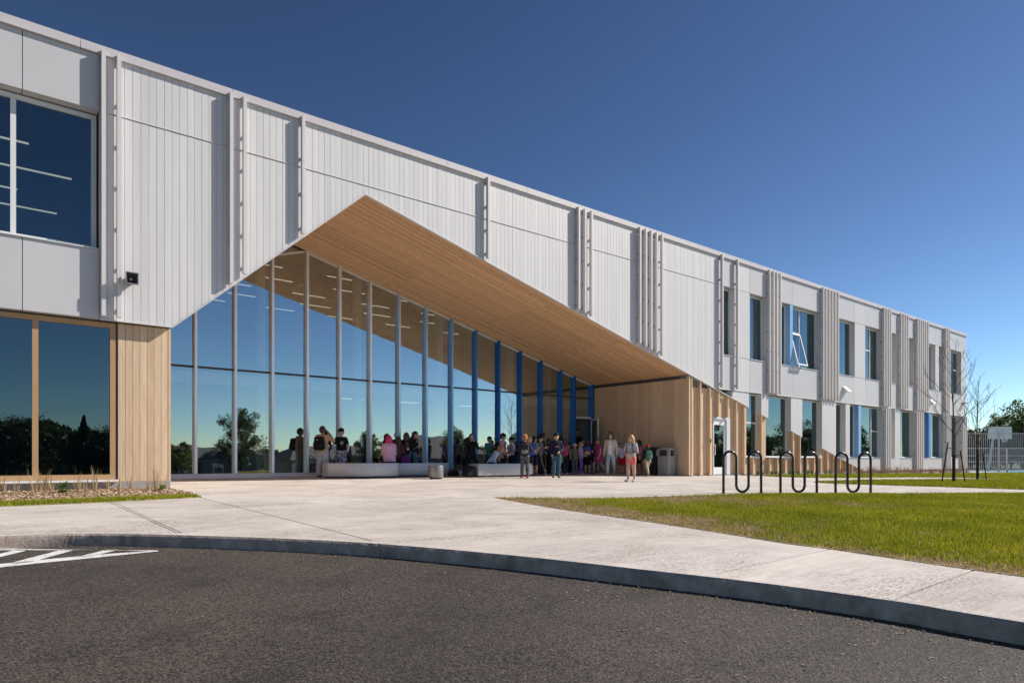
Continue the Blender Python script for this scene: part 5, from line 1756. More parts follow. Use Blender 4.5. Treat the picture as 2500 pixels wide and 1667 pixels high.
def person(px, where, H, face, label, top, bottom, hair, shoes=(0.05, 0.05, 0.06), pose='stand', arms=('down', 'down'), skin=0, lean=0.0, girth=1.0,
           hat=None, glasses=False, seat=None, head_turn=0.0, extra=None):
    """where: depth y in the world, or ('px', foot row); top = (kind, colour); bottom = (kind, colour); hair = (style, colour)"""
    if isinstance(where, tuple):
        x, y = gp(px, where[1])
    else:
        y = where; x = fX(px, y)
    z = ground(x, y)
    c = np.array(ray(px)[:2]); c /= np.linalg.norm(c)
    r_ = np.array([c[1], -c[0]])
    fdir = -c * math.cos(R(face)) + r_ * math.sin(R(face))
    yaw = math.atan2(fdir[1], fdir[0]) - math.pi / 2
    hk = 1.0 + max(0.0, (1.62 - H)) * 0.42          # children have larger heads
    hz = 0.50
    dz = 0.0
    g = girth
    # joints in units of height
    P = {}
    legs = []
    for s in (-1, 1):
        if pose == 'sit':
            hip, knee, ank = (s * 0.052, 0, hz), (s * 0.075, 0.235, hz + 0.005), (s * 0.075, 0.245, hz - 0.235)
        elif pose == 'walk':
            f = 0.13 * s
            hip, knee, ank = (s * 0.05, 0, hz), (s * 0.05, f * 0.75 + 0.03, 0.278), (s * 0.045, f - (0.06 if s < 0 else 0), 0.045 + (0.03 if s < 0 else 0))
        elif pose == 'wide':
            hip, knee, ank = (s * 0.052, 0, hz), (s * 0.115, 0.01, 0.275), (s * 0.19, 0.0, 0.042)
        elif pose == 'stance':
            hip, knee, ank = (s * 0.05, 0, hz), (s * 0.058, 0.012 + 0.02 * s, 0.275), (s * 0.066, 0.02 * s, 0.042)
        else:
            hip, knee, ank = (s * 0.05, 0, hz), (s * 0.055, 0.014, 0.275), (s * 0.06, 0.0, 0.042)
        legs.append((s, hip, knee, ank))
    if pose == 'sit':
        dz = (seat - z) / H - (hz - 0.065)
    ul = lambda p: xf(p, lean, hz)
    neck0, neck1 = ul((0, -0.005, 0.80)), ul((0, 0.005, 0.865))
    hc = ul((0, 0.012, 1.0 - 0.066 * hk))
    sh = {s: ul((s * 0.098 * (0.6 + 0.4 * g), 0, 0.79)) for s in (-1, 1)}
    el, wr = {}, {}
    for s, a in zip((-1, 1), arms):
        e, w = ARMS[a]
        el[s] = ul((s * e[0] * (0.7 + 0.3 * g), e[1], e[2])); wr[s] = ul((s * w[0], w[1] + (0.02 * (g - 1) * 10 * 0.1), w[2]))
    def U_(p): return np.array((p[0] * H, p[1] * H, (p[2] + dz) * H))
    def C(p0, r0, p1, r1, s=(1, 1, 1), inf=0.0):
        return cap(U_(p0), r0 * H + inf, U_(p1), r1 * H + inf, s)
    def torso(inf=0.0):
        sx = 1.0
        return [C(ul((0, 0.0, hz + 0.005)), 0.074 * g, ul((0, 0.0, hz + 0.06)), 0.072 * g, (1.12, 0.84, 1), inf),
                C(ul((0, 0.0, hz + 0.06)), 0.068 * g, ul((0, 0.002, 0.64)), 0.070 * g, (1.08, 0.80, 1), inf),
                C(ul((0, 0.002, 0.64)), 0.070 * g, ul((0, 0.0, 0.745)), 0.074 * g, (1.18, 0.80, 1), inf),
                C(tuple(np.array(sh[-1]) * (0.8, 1, 1)), 0.036, tuple(np.array(sh[1]) * (0.8, 1, 1)), 0.036, (1, 1, 1), inf)]
    def arm(s, inf=0.0, upto=2.0, k0=1.0):
        out = []
        a, b, w = np.array(sh[s]), np.array(el[s]), np.array(wr[s])
        r0, r1, r2 = 0.029 * (0.5 + 0.5 * g), 0.0225 * (0.5 + 0.5 * g), 0.0155
        if upto >= 1:
            out.append(C(a, r0, b, r1, inf=inf)); t = upto - 1
            if t > 0.02:
                e = b + (w - b) * t
                out.append(C(b, r1, e, r1 + (r2 - r1) * t, inf=inf))
        else:
            e = a + (b - a) * upto
            out.append(C(a, r0, e, r0 + (r1 - r0) * upto, inf=inf))
        return out
    def leg(l, inf=0.0, upto=2.0, flare=0.0):
        s, a, b, w = l
        a, b, w = np.array(a), np.array(b), np.array(w)
        r0, r1, rc, r2 = 0.052 * (0.35 + 0.65 * g), 0.034 * (0.5 + 0.5 * g), 0.033 * (0.5 + 0.5 * g), 0.0205
        out = []
        if upto >= 1:
            out.append(C(a, r0, b, r1, inf=inf)); t = upto - 1
            if t > 0.02:
                mid = b + (w - b) * min(t, 0.35) + np.array((0, -0.008, 0))
                out.append(C(b, r1, mid, rc, inf=inf))
                if t > 0.35:
                    e = b + (w - b) * t
                    out.append(C(mid, rc, e, rc + (r2 - rc) * (t - 0.35) / 0.65, inf=inf + flare))
        else:
            e = a + (b - a) * upto
            out.append(C(a, r0, e, r0 + (r1 - r0) * upto, inf=inf + flare))
        return out
    hs = H * hk
    hcw = U_(hc)
    Y = hcw
    body = torso() + [C(neck0, 0.030, neck1, 0.027)]
    body += [ell(Y, (0.050 * hs, 0.060 * hs, 0.067 * hs)), cap(Y + np.array((0, 0.018, -0.038)) * hs, 0.030 * hs, Y + np.array((0, 0.024, -0.048)) * hs, 0.024 * hs),
             cap(Y + np.array((0, 0.056, 0.0)) * hs, 0.006 * hs, Y + np.array((0, 0.068, -0.014)) * hs, 0.009 * hs),
             ell(Y + np.array((0.050, -0.004, -0.006)) * hs, (0.008 * hs, 0.012 * hs, 0.017 * hs)), ell(Y + np.array((-0.050, -0.004, -0.006)) * hs, (0.008 * hs, 0.012 * hs, 0.017 * hs))]
    for s in (-1, 1):
        body += arm(s)
    for l in legs:
        body += leg(l)
        s, a, b, w = l
        w = np.array(w)
        body.append(C(w, 0.021, w + np.array((0, 0.065, -0.022)), 0.018))
    vx = H / 96
    V, Q = sdf_mesh(body, vx, 0.016 * H)
    # hands
    Vs, Qs = [V], [Q]; nb = len(V)
    for s in (-1, 1):
        b, w = np.array(U_(el[s])), np.array(U_(wr[s]))
        d = (w - b) / np.linalg.norm(w - b)
        zax = -d
        inward = np.array((-s, 0.35, 0.0)); inward -= zax * (inward @ zax); inward /= np.linalg.norm(inward)
        xax = np.cross(inward, zax)
        Mx = np.stack([xax, inward, zax], 1)
        hv = HAND_V.copy() * (H / 1.62)
        want = np.array((0, 1.0, 0.3))          # the thumb leads forward or up
        if (-xax) @ want < 0:
            hv[:, 0] *= -1; hq = HAND_Q[:, ::-1]
        else:
            hq = HAND_Q
        Vs.append(w + hv @ Mx.T); Qs.append(hq + nb); nb += len(hv)
    me_o = fast_mesh('person', np.vstack(Vs), np.vstack(Qs), mat('skin_%d' % skin, SKINS[skin], 0.55, var=0.06, scale=12, spec=0.35), None, smooth=True)
    me_o.location = (x, y, z); me_o.rotation_euler = (0, 0, yaw)
    tag(me_o, label, 'person', 'pupils and adults in front of the entrance')
    def part(name, prims, m, k=0.014, planes=(), cuts=(), fine=1.0):
        v, q = sdf_mesh(prims, vx * fine, k * H, planes, cuts)
        if len(v) == 0:
            return None
        o = fast_mesh(name, v, q, m, None, smooth=True); o.parent = me_o
        return o
    # clothes
    kind, tc = top[0], top[1]
    tm = fabric(tc, col2=top[2] if len(top) > 2 else None)
    hem = (hz - 0.015 + dz) * H
    up = (0, 0, 1)
    inf = {'tee': 0.012, 'long': 0.012, 'hoodie': 0.020, 'jacket': 0.019, 'dress': 0.014, 'vest': 0.012}.get(kind, 0.014)
    slv = {'tee': 0.62, 'long': 1.93, 'hoodie': 1.95, 'jacket': 1.95, 'dress': 0.35, 'vest': 0.1}.get(kind, 1.9)
    if kind != 'none':
        pr = torso(inf)
        for s in (-1, 1):
            pr += arm(s, inf * 0.75, slv)
        if kind in ('hoodie', 'jacket'):
            pr += [cap(U_(ul((-0.045, -0.045, 0.80))), 0.036 * H, U_(ul((0.045, -0.045, 0.80))), 0.036 * H), cap(U_(ul((-0.04, 0.02, 0.815))), 0.02 * H, U_(ul((0.04, 0.02, 0.815))), 0.02 * H)]
        else:
            pr += [cap(U_(ul((-0.028, -0.01, 0.812))), 0.02 * H, U_(ul((0.028, -0.01, 0.812))), 0.02 * H)]
        if kind == 'dress':
            pr += [cap(U_((0, 0, hz + 0.10)), 0.07 * H * g, U_((0, 0.0, 0.36)), 0.105 * H * g, (1.05, 0.9, 1))]
            pl_ = [((0, 0, -1), -(0.335 + dz) * H)]
        elif pose == 'sit':
            pl_ = [((0, 0, -1), -(hz - 0.04 + dz) * H)]
        else:
            pl_ = [((0, 0, -1), -hem)]
        nm = {'tee': 't_shirt', 'long': 'long_sleeve_top', 'hoodie': 'hoodie', 'jacket': 'jacket', 'dress': 'dress', 'vest': 'top'}[kind]
        part(nm, pr, tm, 0.02, pl_)
    if extra == 'white_sleeves':
        pr = []
        for s in (-1, 1):
            pr += arm(s, 0.008, 1.95)
        part('sleeves', pr, fabric((0.70, 0.69, 0.74)), 0.012)
        part('undershirt_hem', torso(0.016), fabric((0.70, 0.69, 0.74)), 0.012, [((0, 0, 1), (hz + 0.012) * H), ((0, 0, -1), -(hz - 0.02) * H)])
    if extra == 'cardigan':
        pr = torso(0.024)
        for s in (-1, 1):
            pr += arm(s, 0.02, 1.9)
        part('cardigan', pr, fabric((0.50, 0.42, 0.355)), 0.012, [((0, 0, -1), -(hz - 0.06) * H)], [cap((0, 0.13 * H, 0.40 * H), 0.082 * H, (0, 0.11 * H, 0.84 * H), 0.066 * H)])
    bk, bc = bottom[0], bottom[1]
    bm_ = fabric(bc, col2=bottom[2] if len(bottom) > 2 else None)
    if bk == 'skirt':
        part('skirt', [cap(U_((0, 0, hz + 0.05)), 0.072 * H * g, U_((0, 0, 0.33)), 0.095 * H * g, (1.1, 0.9, 1))], bm_, 0.01, [((0, 0, -1), -0.31 * H), ((0, 0, 1), (hz + 0.06) * H)])
    elif bk != 'none':
        infb = {'pants': 0.012, 'sweats': 0.026, 'shorts': 0.015, 'leggings': 0.006, 'jeans': 0.012}[bk]
        upto = {'shorts': 0.92}.get(bk, 1.93)
        if len(bottom) > 3:
            upto = bottom[3]
        pr = [C(ul((0, 0.0, hz + 0.005)), 0.074 * g, ul((0, 0.0, hz + 0.05)), 0.072 * g, (1.12, 0.84, 1), infb * 0.6)]
        for l in legs:
            pr += leg(l, infb, upto, 0.006 if bk == 'sweats' else 0.0)
        nm = {'pants': 'trousers', 'sweats': 'sweatpants', 'shorts': 'shorts', 'leggings': 'leggings', 'jeans': 'jeans'}[bk]
        pl_ = [] if pose == 'sit' else [((0, 0, 1), (hz + 0.055 + dz) * H)]
        part(nm, pr, bm_, 0.005, pl_)
    # shoes
    sm_ = mat('shoe_%02d_%02d_%02d' % tuple(int(q * 99) for q in shoes), shoes, 0.6)
    for l in legs:
        s, a, b, w = l
        w = np.array(w)
        lo_z = (w[2] - 0.042 + dz) * H
        f0, f1 = w + np.array((s * 0.002, -0.022, -0.012)), w + np.array((s * 0.008, 0.088, -0.022))
        sho = part('shoe', [C(f0, 0.030, f1, 0.024, (1, 1, 1)), C(w, 0.026, f0 + np.array((0, 0.01, 0.0)), 0.028)], sm_, 0.01, [((0, 0, -1), -(lo_z + 0.006))])
        if sho is not None and sum(shoes) > 0.0:
            sl_ = part('sole', [C(f0 + np.array((0, 0, -0.012)), 0.0295, f1 + np.array((0, 0, -0.004)), 0.0265)], M_SOLE, 0.008, [((0, 0, 1), lo_z + 0.018), ((0, 0, -1), -lo_z)])
            if sl_ is not None:
                sl_.parent = sho
    # hair and hat
    st, hcol = hair[0], hair[1]
    hm = mat('hair_%02d_%02d_%02d' % tuple(int(q * 99) for q in hcol), hcol, 0.45, var=0.3, scale=30, stretch=(3, 3, 0.5), bump=0.4, bscale=60)
    A = lambda *q: Y + np.array(q) * hs
    cut_face = [ell(A(0, 0.075, -0.022), (0.046 * hs, 0.055 * hs, 0.066 * hs))]
    if st != 'bald':
        pr = [ell(A(0, -0.008, 0.012), (0.057 * hs, 0.064 * hs, 0.066 * hs)), ell(A(0, -0.03, -0.005), (0.052 * hs, 0.046 * hs, 0.060 * hs))]
        if st == 'curly':
            for i in range(12):
                a = i * 2.4; zz = 0.0 + 0.05 * (i % 4) / 3
                pr.append(ell(A(0.045 * math.cos(a), -0.01 + 0.045 * math.sin(a), zz + 0.01), (0.022 * hs,) * 3))
        if st in ('long', 'shoulder', 'bob'):
            L_ = {'long': 0.27, 'shoulder': 0.135, 'bob': 0.085}[st]
            pr += [cap(A(0.036, -0.028, -0.01), 0.032 * hs, A(0.046, -0.040, -L_), 0.022 * hs), cap(A(-0.036, -0.028, -0.01), 0.032 * hs, A(-0.046, -0.040, -L_), 0.022 * hs),
                   cap(A(0, -0.045, 0), 0.042 * hs, A(0, -0.062, -L_ * 1.05), 0.034 * hs, (1.3, 0.8, 1)),
                   cap(A(0.047, 0.012, 0.0), 0.016 * hs, A(0.055, 0.010, -L_ * 0.75), 0.013 * hs), cap(A(-0.047, 0.012, 0.0), 0.016 * hs, A(-0.055, 0.010, -L_ * 0.75), 0.013 * hs)]
        if st == 'bun':
            pr.append(ell(A(0, -0.03, 0.085), (0.030 * hs,) * 3))
        if st == 'pony':
            pr += [cap(A(0, -0.06, 0.03), 0.02 * hs, A(0, -0.085, -0.1), 0.014 * hs)]
        part('hair', pr, hm, 0.012, [], cut_face, 0.8)
    if hat:
        hk_, hcol2 = hat
        hmm = fabric(hcol2)
        if hk_ == 'beanie':
            part('beanie', [ell(A(0, -0.008, 0.022), (0.062 * hs, 0.070 * hs, 0.066 * hs))], hmm, 0.01, [((0, -0.25, -1), -(Y[2] + 0.018 * hs) - 0.25 * Y[1])], (), 0.8)
        elif hk_ == 'cap':
            cp = part('cap', [ell(A(0, -0.006, 0.024), (0.060 * hs, 0.069 * hs, 0.058 * hs))], hmm, 0.01, [((0, 0, -1), -(Y[2] + 0.022 * hs))], (), 0.8)
            br_ = part('brim', [cap(A(0, 0.05, 0.027), 0.042 * hs, A(0, 0.092, 0.016), 0.036 * hs, (1, 1, 0.12))], hmm, 0.004, (), (), 0.6)
            if br_ is not None:
                br_.parent = cp
        elif hk_ == 'sunhat':
            cp = part('sun_hat', [ell(A(0, -0.004, 0.026), (0.060 * hs, 0.068 * hs, 0.056 * hs)), cap(A(0, -0.02, 0.026), 0.085 * hs, A(0, 0.02, 0.024), 0.085 * hs, (1, 1, 0.12))], hmm, 0.006, [((0, 0, -1), -(Y[2] + 0.012 * hs))], (), 0.7)
    # face
    for s in (-1, 1):
        e = MB(); e.tube([(s * 0.021 * hs, 0.0, 0), (s * 0.021 * hs, 0.006 * hs, 0)], [0.0085 * hs, 0.006 * hs], 8)
        eo = e.build('eye', M_EYE, None); eo.parent = me_o; eo.location = tuple(A(0, 0.050, 0.004))
    mo = MB(); mo.box(-0.018 * hs, 0.018 * hs, -0.004, 0.006 * hs, -0.004 * hs, 0.004 * hs)
    mo_ = mo.build('mouth', M_LIP, None); mo_.parent = me_o; mo_.location = tuple(A(0, 0.047, -0.037))
    if glasses:
        gm = MB()
        for s in (-1, 1):
            gm.tube([tuple(A(s * 0.023 + 0.017 * math.cos(t), 0.066, 0.002 + 0.014 * math.sin(t))) for t in np.linspace(0, 6.283, 11)], 0.003, 4)
        gm.tube([tuple(A(-0.006, 0.067, 0.004)), tuple(A(0.006, 0.067, 0.004))], 0.003, 4)
        go = gm.build('glasses', M_LENS, None); go.parent = me_o
    info = dict(o=me_o, H=H, g=g, x=x, y=y, z=z, yaw=yaw, dz=dz, ul=ul, U=U_, sh=sh, hz=hz, wr=wr, inf=inf, lean=lean)
    return info

def worn_bag(P, label, col, kind='backpack', size=1.0, pocket=None, patch=None, straps=True, low=0.0, side=0.0):
    """a backpack on somebody's back: body, pocket, two straps"""
    H, ul, U_, g = P['H'], P['ul'], P['U'], P['g']
    m = fabric(col, 0.75)
    d = 0.065 * g + P['inf'] / H
    def A(x_, y_, z_): return U_(ul((x_, y_, z_)))
    bc = A(0, -d - 0.045, 0.665 - low)
    prims = [cap(A(-0.045 * size, -d - 0.045, 0.745 - low), 0.048 * H * size, A(0.045 * size, -d - 0.045, 0.745 - low), 0.048 * H * size, (1, 0.95, 1)),
             cap(A(-0.05 * size, -d - 0.05, 0.59 - low), 0.054 * H * size, A(0.05 * size, -d - 0.05, 0.59 - low), 0.054 * H * size, (1, 0.98, 1)),
             cap(A(-0.05 * size, -d - 0.047, 0.665 - low), 0.055 * H * size, A(0.05 * size, -d - 0.047, 0.665 - low), 0.055 * H * size)]
    v, q = sdf_mesh(prims, H / 90, 0.02 * H)
    o = fast_mesh('backpack', v, q, m, None, smooth=True)
    o.location = P['o'].location; o.rotation_euler = P['o'].rotation_euler
    tag(o, label, 'backpack', 'school bags')
    pv, pq = sdf_mesh([cap(A(-0.035 * size, -d - 0.098, 0.60 - low), 0.030 * H * size, A(0.035 * size, -d - 0.098, 0.60 - low), 0.030 * H * size), cap(A(-0.035 * size, -d - 0.096, 0.635 - low), 0.024 * H * size, A(0.035 * size, -d - 0.096, 0.635 - low), 0.024 * H * size)], H / 110, 0.014 * H)
    po = fast_mesh('front_pocket', pv, pq, fabric(pocket or tuple(c * 0.85 for c in col), 0.7), None, smooth=True); po.parent = o
    if straps:
        for s in (-1, 1):
            pts = [(s * 0.05, -d - 0.02, 0.775), (s * 0.062, -0.02, 0.842), (s * 0.066, d * 0.72, 0.79), (s * 0.066, d + 0.012, 0.72), (s * 0.082, d * 0.8, 0.64), (s * 0.098, -0.01, 0.585), (s * 0.075, -d - 0.02, 0.57)]
            so_ = MB().tube([tuple(A(*p)) for p in pts], 0.0085 * H, 6).build('strap', m, None, smooth=True); so_.parent = o
    if patch:
        for (pc, pz, px_, w_, h_) in patch:
            c = A(px_, -d - 0.128 * (1 if pz < 0.655 else 0.81), pz - low)
            b_ = MB().box(c[0] - w_ * H / 2, c[0] + w_ * H / 2, c[1] - 0.004, c[1] + 0.02, c[2] - h_ * H / 2, c[2] + h_ * H / 2).build('printed_patch', fabric(pc), None)
            b_.parent = o
    return o

def Hpx(px, y, head):
    """standing height from the row of the top of the head"""
    x = fX(px, y)
    return fZ(px, head, y) - ground(x, y)

NAVY = (0.018, 0.022, 0.05); BLACK = (0.012, 0.012, 0.014); JEAN = (0.10, 0.16, 0.24); DENIM = (0.04, 0.07, 0.13)
BROWN = (0.05, 0.028, 0.018); DKB = (0.02, 0.014, 0.011); GINGER = (0.42, 0.18, 0.06); BLOND = (0.50, 0.34, 0.16); LTBR = (0.22, 0.13, 0.07)

# pupil on the phone, seen from behind
p = person(787, 4.05, Hpx(787, 4.05, 1040.5), 155, 'person in tan hoodie and grey sweatpants seen from behind, hand at the ear', ('hoodie', (0.50, 0.33, 0.18)), ('sweats', (0.42, 0.42, 0.47)), ('short', BROWN), (0.30, 0.03, 0.03), pose='stance', arms=('down', 'phone'), girth=1.25)
worn_bag(p, 'black backpack with a small white mark on the tan hoodie', BLACK, patch=[((0.7, 0.7, 0.7), 0.735, -0.02, 0.022, 0.014)], size=1.12)
# the two at the curved bench
p = person(833, 4.3, Hpx(833, 4.3, 1046.5), 8, 'person in black T-shirt with pale print over white sleeves, black beanie', ('tee', BLACK), ('sweats', (0.62, 0.62, 0.68), (0.05, 0.05, 0.06)), ('short', DKB), BLACK, arms=('pocket', 'pocket'), hat=('beanie', BLACK), extra='white_sleeves')
H_ = p['H']
pr_ = MB(); pr_.add([(0.035 * math.cos(t) * (1 + 0.2 * math.sin(3 * t)), 0, 0.042 * math.sin(t)) for t in np.linspace(0, 2 * math.pi, 15)[:-1]], [tuple(range(14))])
pp = pr_.build('shirt_print', fabric((0.62, 0.58, 0.50), col2=(0.12, 0.10, 0.09), scale=40), None); pp.parent = p['o']; pp.location = (0, 0.118, 0.70 * H_); pp.scale = (1.3, 1, 1.4)
person(951, 3.32, 1.50, 205, 'person with pink hair and pink T-shirt sitting on the curved bench, back turned', ('tee', (0.68, 0.40, 0.54)), ('shorts', NAVY), ('bob', (0.62, 0.02, 0.16)), BLACK, pose='sit', arms=('lap', 'lap'), girth=1.5, seat=ground(9.9, 3.3) + 0.44, lean=0.1)
person(972, 3.85, 1.46, 150, 'person with long dark brown hair in a maroon top sitting behind the pink-haired one', ('long', (0.09, 0.04, 0.05)), ('leggings', BLACK), ('long', (0.045, 0.025, 0.022)), BLACK, pose='sit', arms=('lap', 'lap'), seat=ground(10.5, 3.8) + 0.44)
p = person(992, 4.25, Hpx(992, 4.25, 1056), 190, 'person with very long brown hair in a black hoodie with white print, seen from behind', ('hoodie', BLACK), ('jeans', JEAN), ('long', (0.07, 0.028, 0.015)), (0.5, 0.5, 0.5), arms=('front', 'front'))
H_ = p['H']; w_ = MB().add([(-0.05, 0, -0.03), (0.03, 0, -0.04), (0.05, 0, 0.01), (0.0, 0, 0.05), (-0.03, 0, 0.0)], [(0, 4, 3, 2, 1)]); wo_ = w_.build('shirt_print', fabric((0.66, 0.66, 0.64)), None); wo_.parent = p['o']; wo_.location = (0.02, -0.17, 0.62 * H_)
p = person(1013, 4.3, Hpx(1013, 4.3, 1053), 75, 'person in blue jeans and dark jacket in profile, light grey bag on the back', ('jacket', BLACK), ('jeans', JEAN), ('pony', BROWN), BLACK, arms=('down', 'strap'))
worn_bag(p, 'light grey rounded backpack with a dark tag beside the blue mullion', (0.46, 0.48, 0.52), size=1.25, low=0.04, patch=[((0.03, 0.03, 0.03), 0.70, 0.0, 0.02, 0.02)])
# around the right bench
person(1151, 3.1, Hpx(1151, 3.1, 1059), 10, 'person all in black with long dark hair, both hands raised to the face', ('long', BLACK), ('sweats', BLACK), ('long', DKB), (0.03, 0.03, 0.06), pose='wide', arms=('face', 'face'))
p = person(1195, 4.25, Hpx(1195, 4.25, 1066), 12, 'person in teal jacket and green graphic T-shirt with black cap, hand at the cheek', ('tee', (0.05, 0.26, 0.30)), ('jeans', DENIM), ('short', BROWN), BLACK, arms=('face', 'down'), hat=('cap', BLACK))
H_ = p['H']; pv = MB().box(-0.09, 0.09, 0, 0.01, -0.12, 0.10).build('shirt_print', fabric((0.10, 0.30, 0.10), col2=(0.02, 0.03, 0.03), scale=22), None); pv.parent = p['o']; pv.location = (0, 0.112, 0.66 * H_)
person(1196, 2.62, 1.42, 95, 'person in light blue sweater with long fair hair bent over on the right bench', ('hoodie', (0.34, 0.50, 0.70)), ('leggings', BLACK), ('long', (0.30, 0.18, 0.09)), BLACK, pose='sit', arms=('lap', 'lap'), seat=ground(14, 2.6) + 0.34, lean=0.6)
p = person(1228, 3.3, Hpx(1228, 3.3, 1059), 68, 'person in pink hoodie with black beanie and navy shorts with pink trim', ('hoodie', (0.72, 0.32, 0.42)), ('shorts', NAVY), ('short', DKB), (0.5, 0.5, 0.5), arms=('down', 'down'), hat=('beanie', BLACK))
worn_bag(p, 'black backpack on the pink hoodie', BLACK, size=1.1)
p = person(1249, 3.5, Hpx(1249, 3.5, 1068), -55, 'person in white T-shirt and navy cap beside the pink hoodie', ('tee', (0.66, 0.64, 0.74)), ('pants', NAVY), ('short', DKB), BLACK, arms=('front', 'front'), hat=('cap', NAVY))
worn_bag(p, 'black backpack on the white T-shirt', BLACK, size=1.05)
# the queue
p = person(1281, ('px', 1167), Hpx(1281, gp(1281, 1167)[1], 1061), 178, 'person with ginger hair in a black jacket and splashed black trousers, red shoes, back turned', ('jacket', (0.035, 0.035, 0.04)), ('pants', (0.03, 0.03, 0.032), (0.20, 0.20, 0.19)), ('curly', GINGER), (0.42, 0.02, 0.03), arms=('front', 'front'), pose='stance')
worn_bag(p, 'black backpack with grey lunch bag pocket on the ginger-haired child', (0.03, 0.03, 0.034), pocket=(0.26, 0.245, 0.235), size=1.1)
person(1293, 2.3, Hpx(1293, 2.3, 1066.5), 170, 'person with blond hair in a bright blue shirt and dark shorts beside the ginger-haired one', ('tee', (0.03, 0.10, 0.46)), ('shorts', (0.02, 0.022, 0.028)), ('short', BLOND), (0.03, 0.05, 0.04), arms=('down', 'front'))
person(1304, 2.6, Hpx(1304, 2.6, 1065), 130, 'person with black hair in a grey T-shirt, navy shorts and red shoes', ('tee', (0.26, 0.29, 0.31)), ('shorts', NAVY), ('short', DKB), (0.36, 0.04, 0.05), arms=('down', 'strap'), pose='stance')
p15 = person(1318, 2.7, Hpx(1318, 2.7, 1064), 60, 'person in grey hooded jacket, black cap and wide black trousers beside the thin stick', ('jacket', (0.16, 0.16, 0.18)), ('sweats', BLACK), ('short', DKB), (0.05, 0.07, 0.09), arms=('front', 'reach'), hat=('cap', BLACK))
person(1324, 4.2, Hpx(1324, 4.2, 1058), 100, 'person with dark tousled hair half hidden behind the black cap, near the glass', ('long', (0.05, 0.05, 0.06)), ('pants', BLACK), ('curly', DKB), BLACK)
p = person(1340, 3.2, Hpx(1340, 3.2, 1070.6), 120, 'person with long brown hair in navy standing just behind the stick', ('jacket', NAVY), ('pants', BLACK), ('long', (0.05, 0.03, 0.02)), BLACK)
worn_bag(p, 'dark navy backpack with a red tag behind the stick', (0.03, 0.035, 0.06), size=1.0)
p = person(1358, ('px', 1166), Hpx(1358, gp(1358, 1166)[1], 1057.5), 14, 'person in navy hoodie and jeans with black cap and sunglasses on it, facing out', ('hoodie', NAVY), ('jeans', (0.06, 0.11, 0.17)), ('short', DKB), (0.42, 0.36, 0.30), arms=('front', 'pocket'), hat=('cap', BLACK), pose='stance', skin=2)
pm_ = MB().box(-0.05, 0.05, 0, 0.006, -0.018, 0.018).build('chest_print', fabric((0.75, 0.30, 0.18)), None); pm_.parent = p['o']; pm_.location = (0, 0.142, 0.70 * p['H'])
p = person(1379, 3.0, Hpx(1379, 3.0, 1071), 165, 'person with long brown hair and a rose-pink bag behind the navy hoodie', ('long', (0.30, 0.14, 0.18)), ('jeans', NAVY), ('shoulder', (0.06, 0.035, 0.025)), (0.5, 0.5, 0.5))
worn_bag(p, 'rose-pink patterned backpack in the queue', (0.50, 0.08, 0.14), size=1.15)
person(1370, 4.2, Hpx(1370, 4.2, 1063), 150, 'person with a dark head seen over the rose-pink bag', ('long', BLACK), ('pants', BLACK), ('short', DKB), BLACK)
person(1403, 3.1, Hpx(1403, 3.1, 1083), 8, 'small person in an olive patterned hoodie and white sun hat facing out of the queue', ('hoodie', (0.26, 0.24, 0.13), (0.13, 0.13, 0.07)), ('leggings', NAVY, (0.3, 0.3, 0.35)), ('short', BROWN), (0.3, 0.3, 0.33), arms=('down', 'front'), hat=('sunhat', (0.55, 0.55, 0.57)))
person(1391, 4.0, Hpx(1391, 4.0, 1080), 120, 'person in black half hidden between the sun hat and the rose-pink bag', ('hoodie', BLACK), ('pants', BLACK), ('short', DKB), BLACK)
person(1418, 3.0, Hpx(1418, 3.0, 1079), 75, 'person with fair hair in a lilac top and purple trousers in the queue', ('hoodie', (0.50, 0.34, 0.50)), ('leggings', (0.26, 0.13, 0.42)), ('long', (0.36, 0.22, 0.12)), (0.3, 0.2, 0.4), arms=('front', 'front'))
person(1424, 4.1, Hpx(1424, 4.1, 1076), 165, 'person with a beige cap behind the bright blue and yellow bag', ('tee', (0.2, 0.2, 0.2)), ('pants', BLACK), ('short', BROWN), BLACK, hat=('cap', (0.35, 0.30, 0.24)))
p = person(1434, 3.0, Hpx(1434, 3.0, 1073), 178, 'person with short black hair and black shorts under a bright blue bag', ('tee', BLACK), ('shorts', BLACK), ('short', DKB), (0.05, 0.05, 0.05), arms=('front', 'front'))
worn_bag(p, 'bright blue backpack with yellow and red panels', (0.03, 0.10, 0.38), size=1.15, pocket=(0.75, 0.50, 0.03), patch=[((0.6, 0.03, 0.03), 0.70, 0.03, 0.06, 0.05), ((0.6, 0.03, 0.03), 0.60, 0.075, 0.03, 0.07)])
person(1449, 3.9, Hpx(1449, 3.9, 1081), 110, 'person with dark hair between the bright bag and the magenta dress', ('long', (0.06, 0.05, 0.07)), ('pants', BLACK), ('bob', DKB), BLACK)
p = person(1461, 2.9, Hpx(1461, 2.9, 1070.6), -70, 'person in a magenta dress with a hair bun looking down', ('dress', (0.52, 0.05, 0.25)), ('none', BLACK), ('bun', (0.16, 0.075, 0.04)), (0.02, 0.02, 0.03), pose='walk', arms=('down', 'down'), girth=1.25, skin=2)
worn_bag(p, 'small pink backpack on the magenta dress', (0.58, 0.22, 0.33), size=0.9, low=0.05)
p = person(1491, ('px', 1160.8), Hpx(1491, gp(1491, 1160.8)[1], 1055), -12, 'adult person in beige cardigan, white top and light jeans, wearing glasses', ('vest', (0.72, 0.69, 0.74)), ('jeans', (0.34, 0.43, 0.50)), ('shoulder', BROWN), (0.32, 0.24, 0.19), pose='walk', arms=('down', 'down'), glasses=True, extra='cardigan')
p['o']['group'] = 'pupils and adults in front of the entrance'
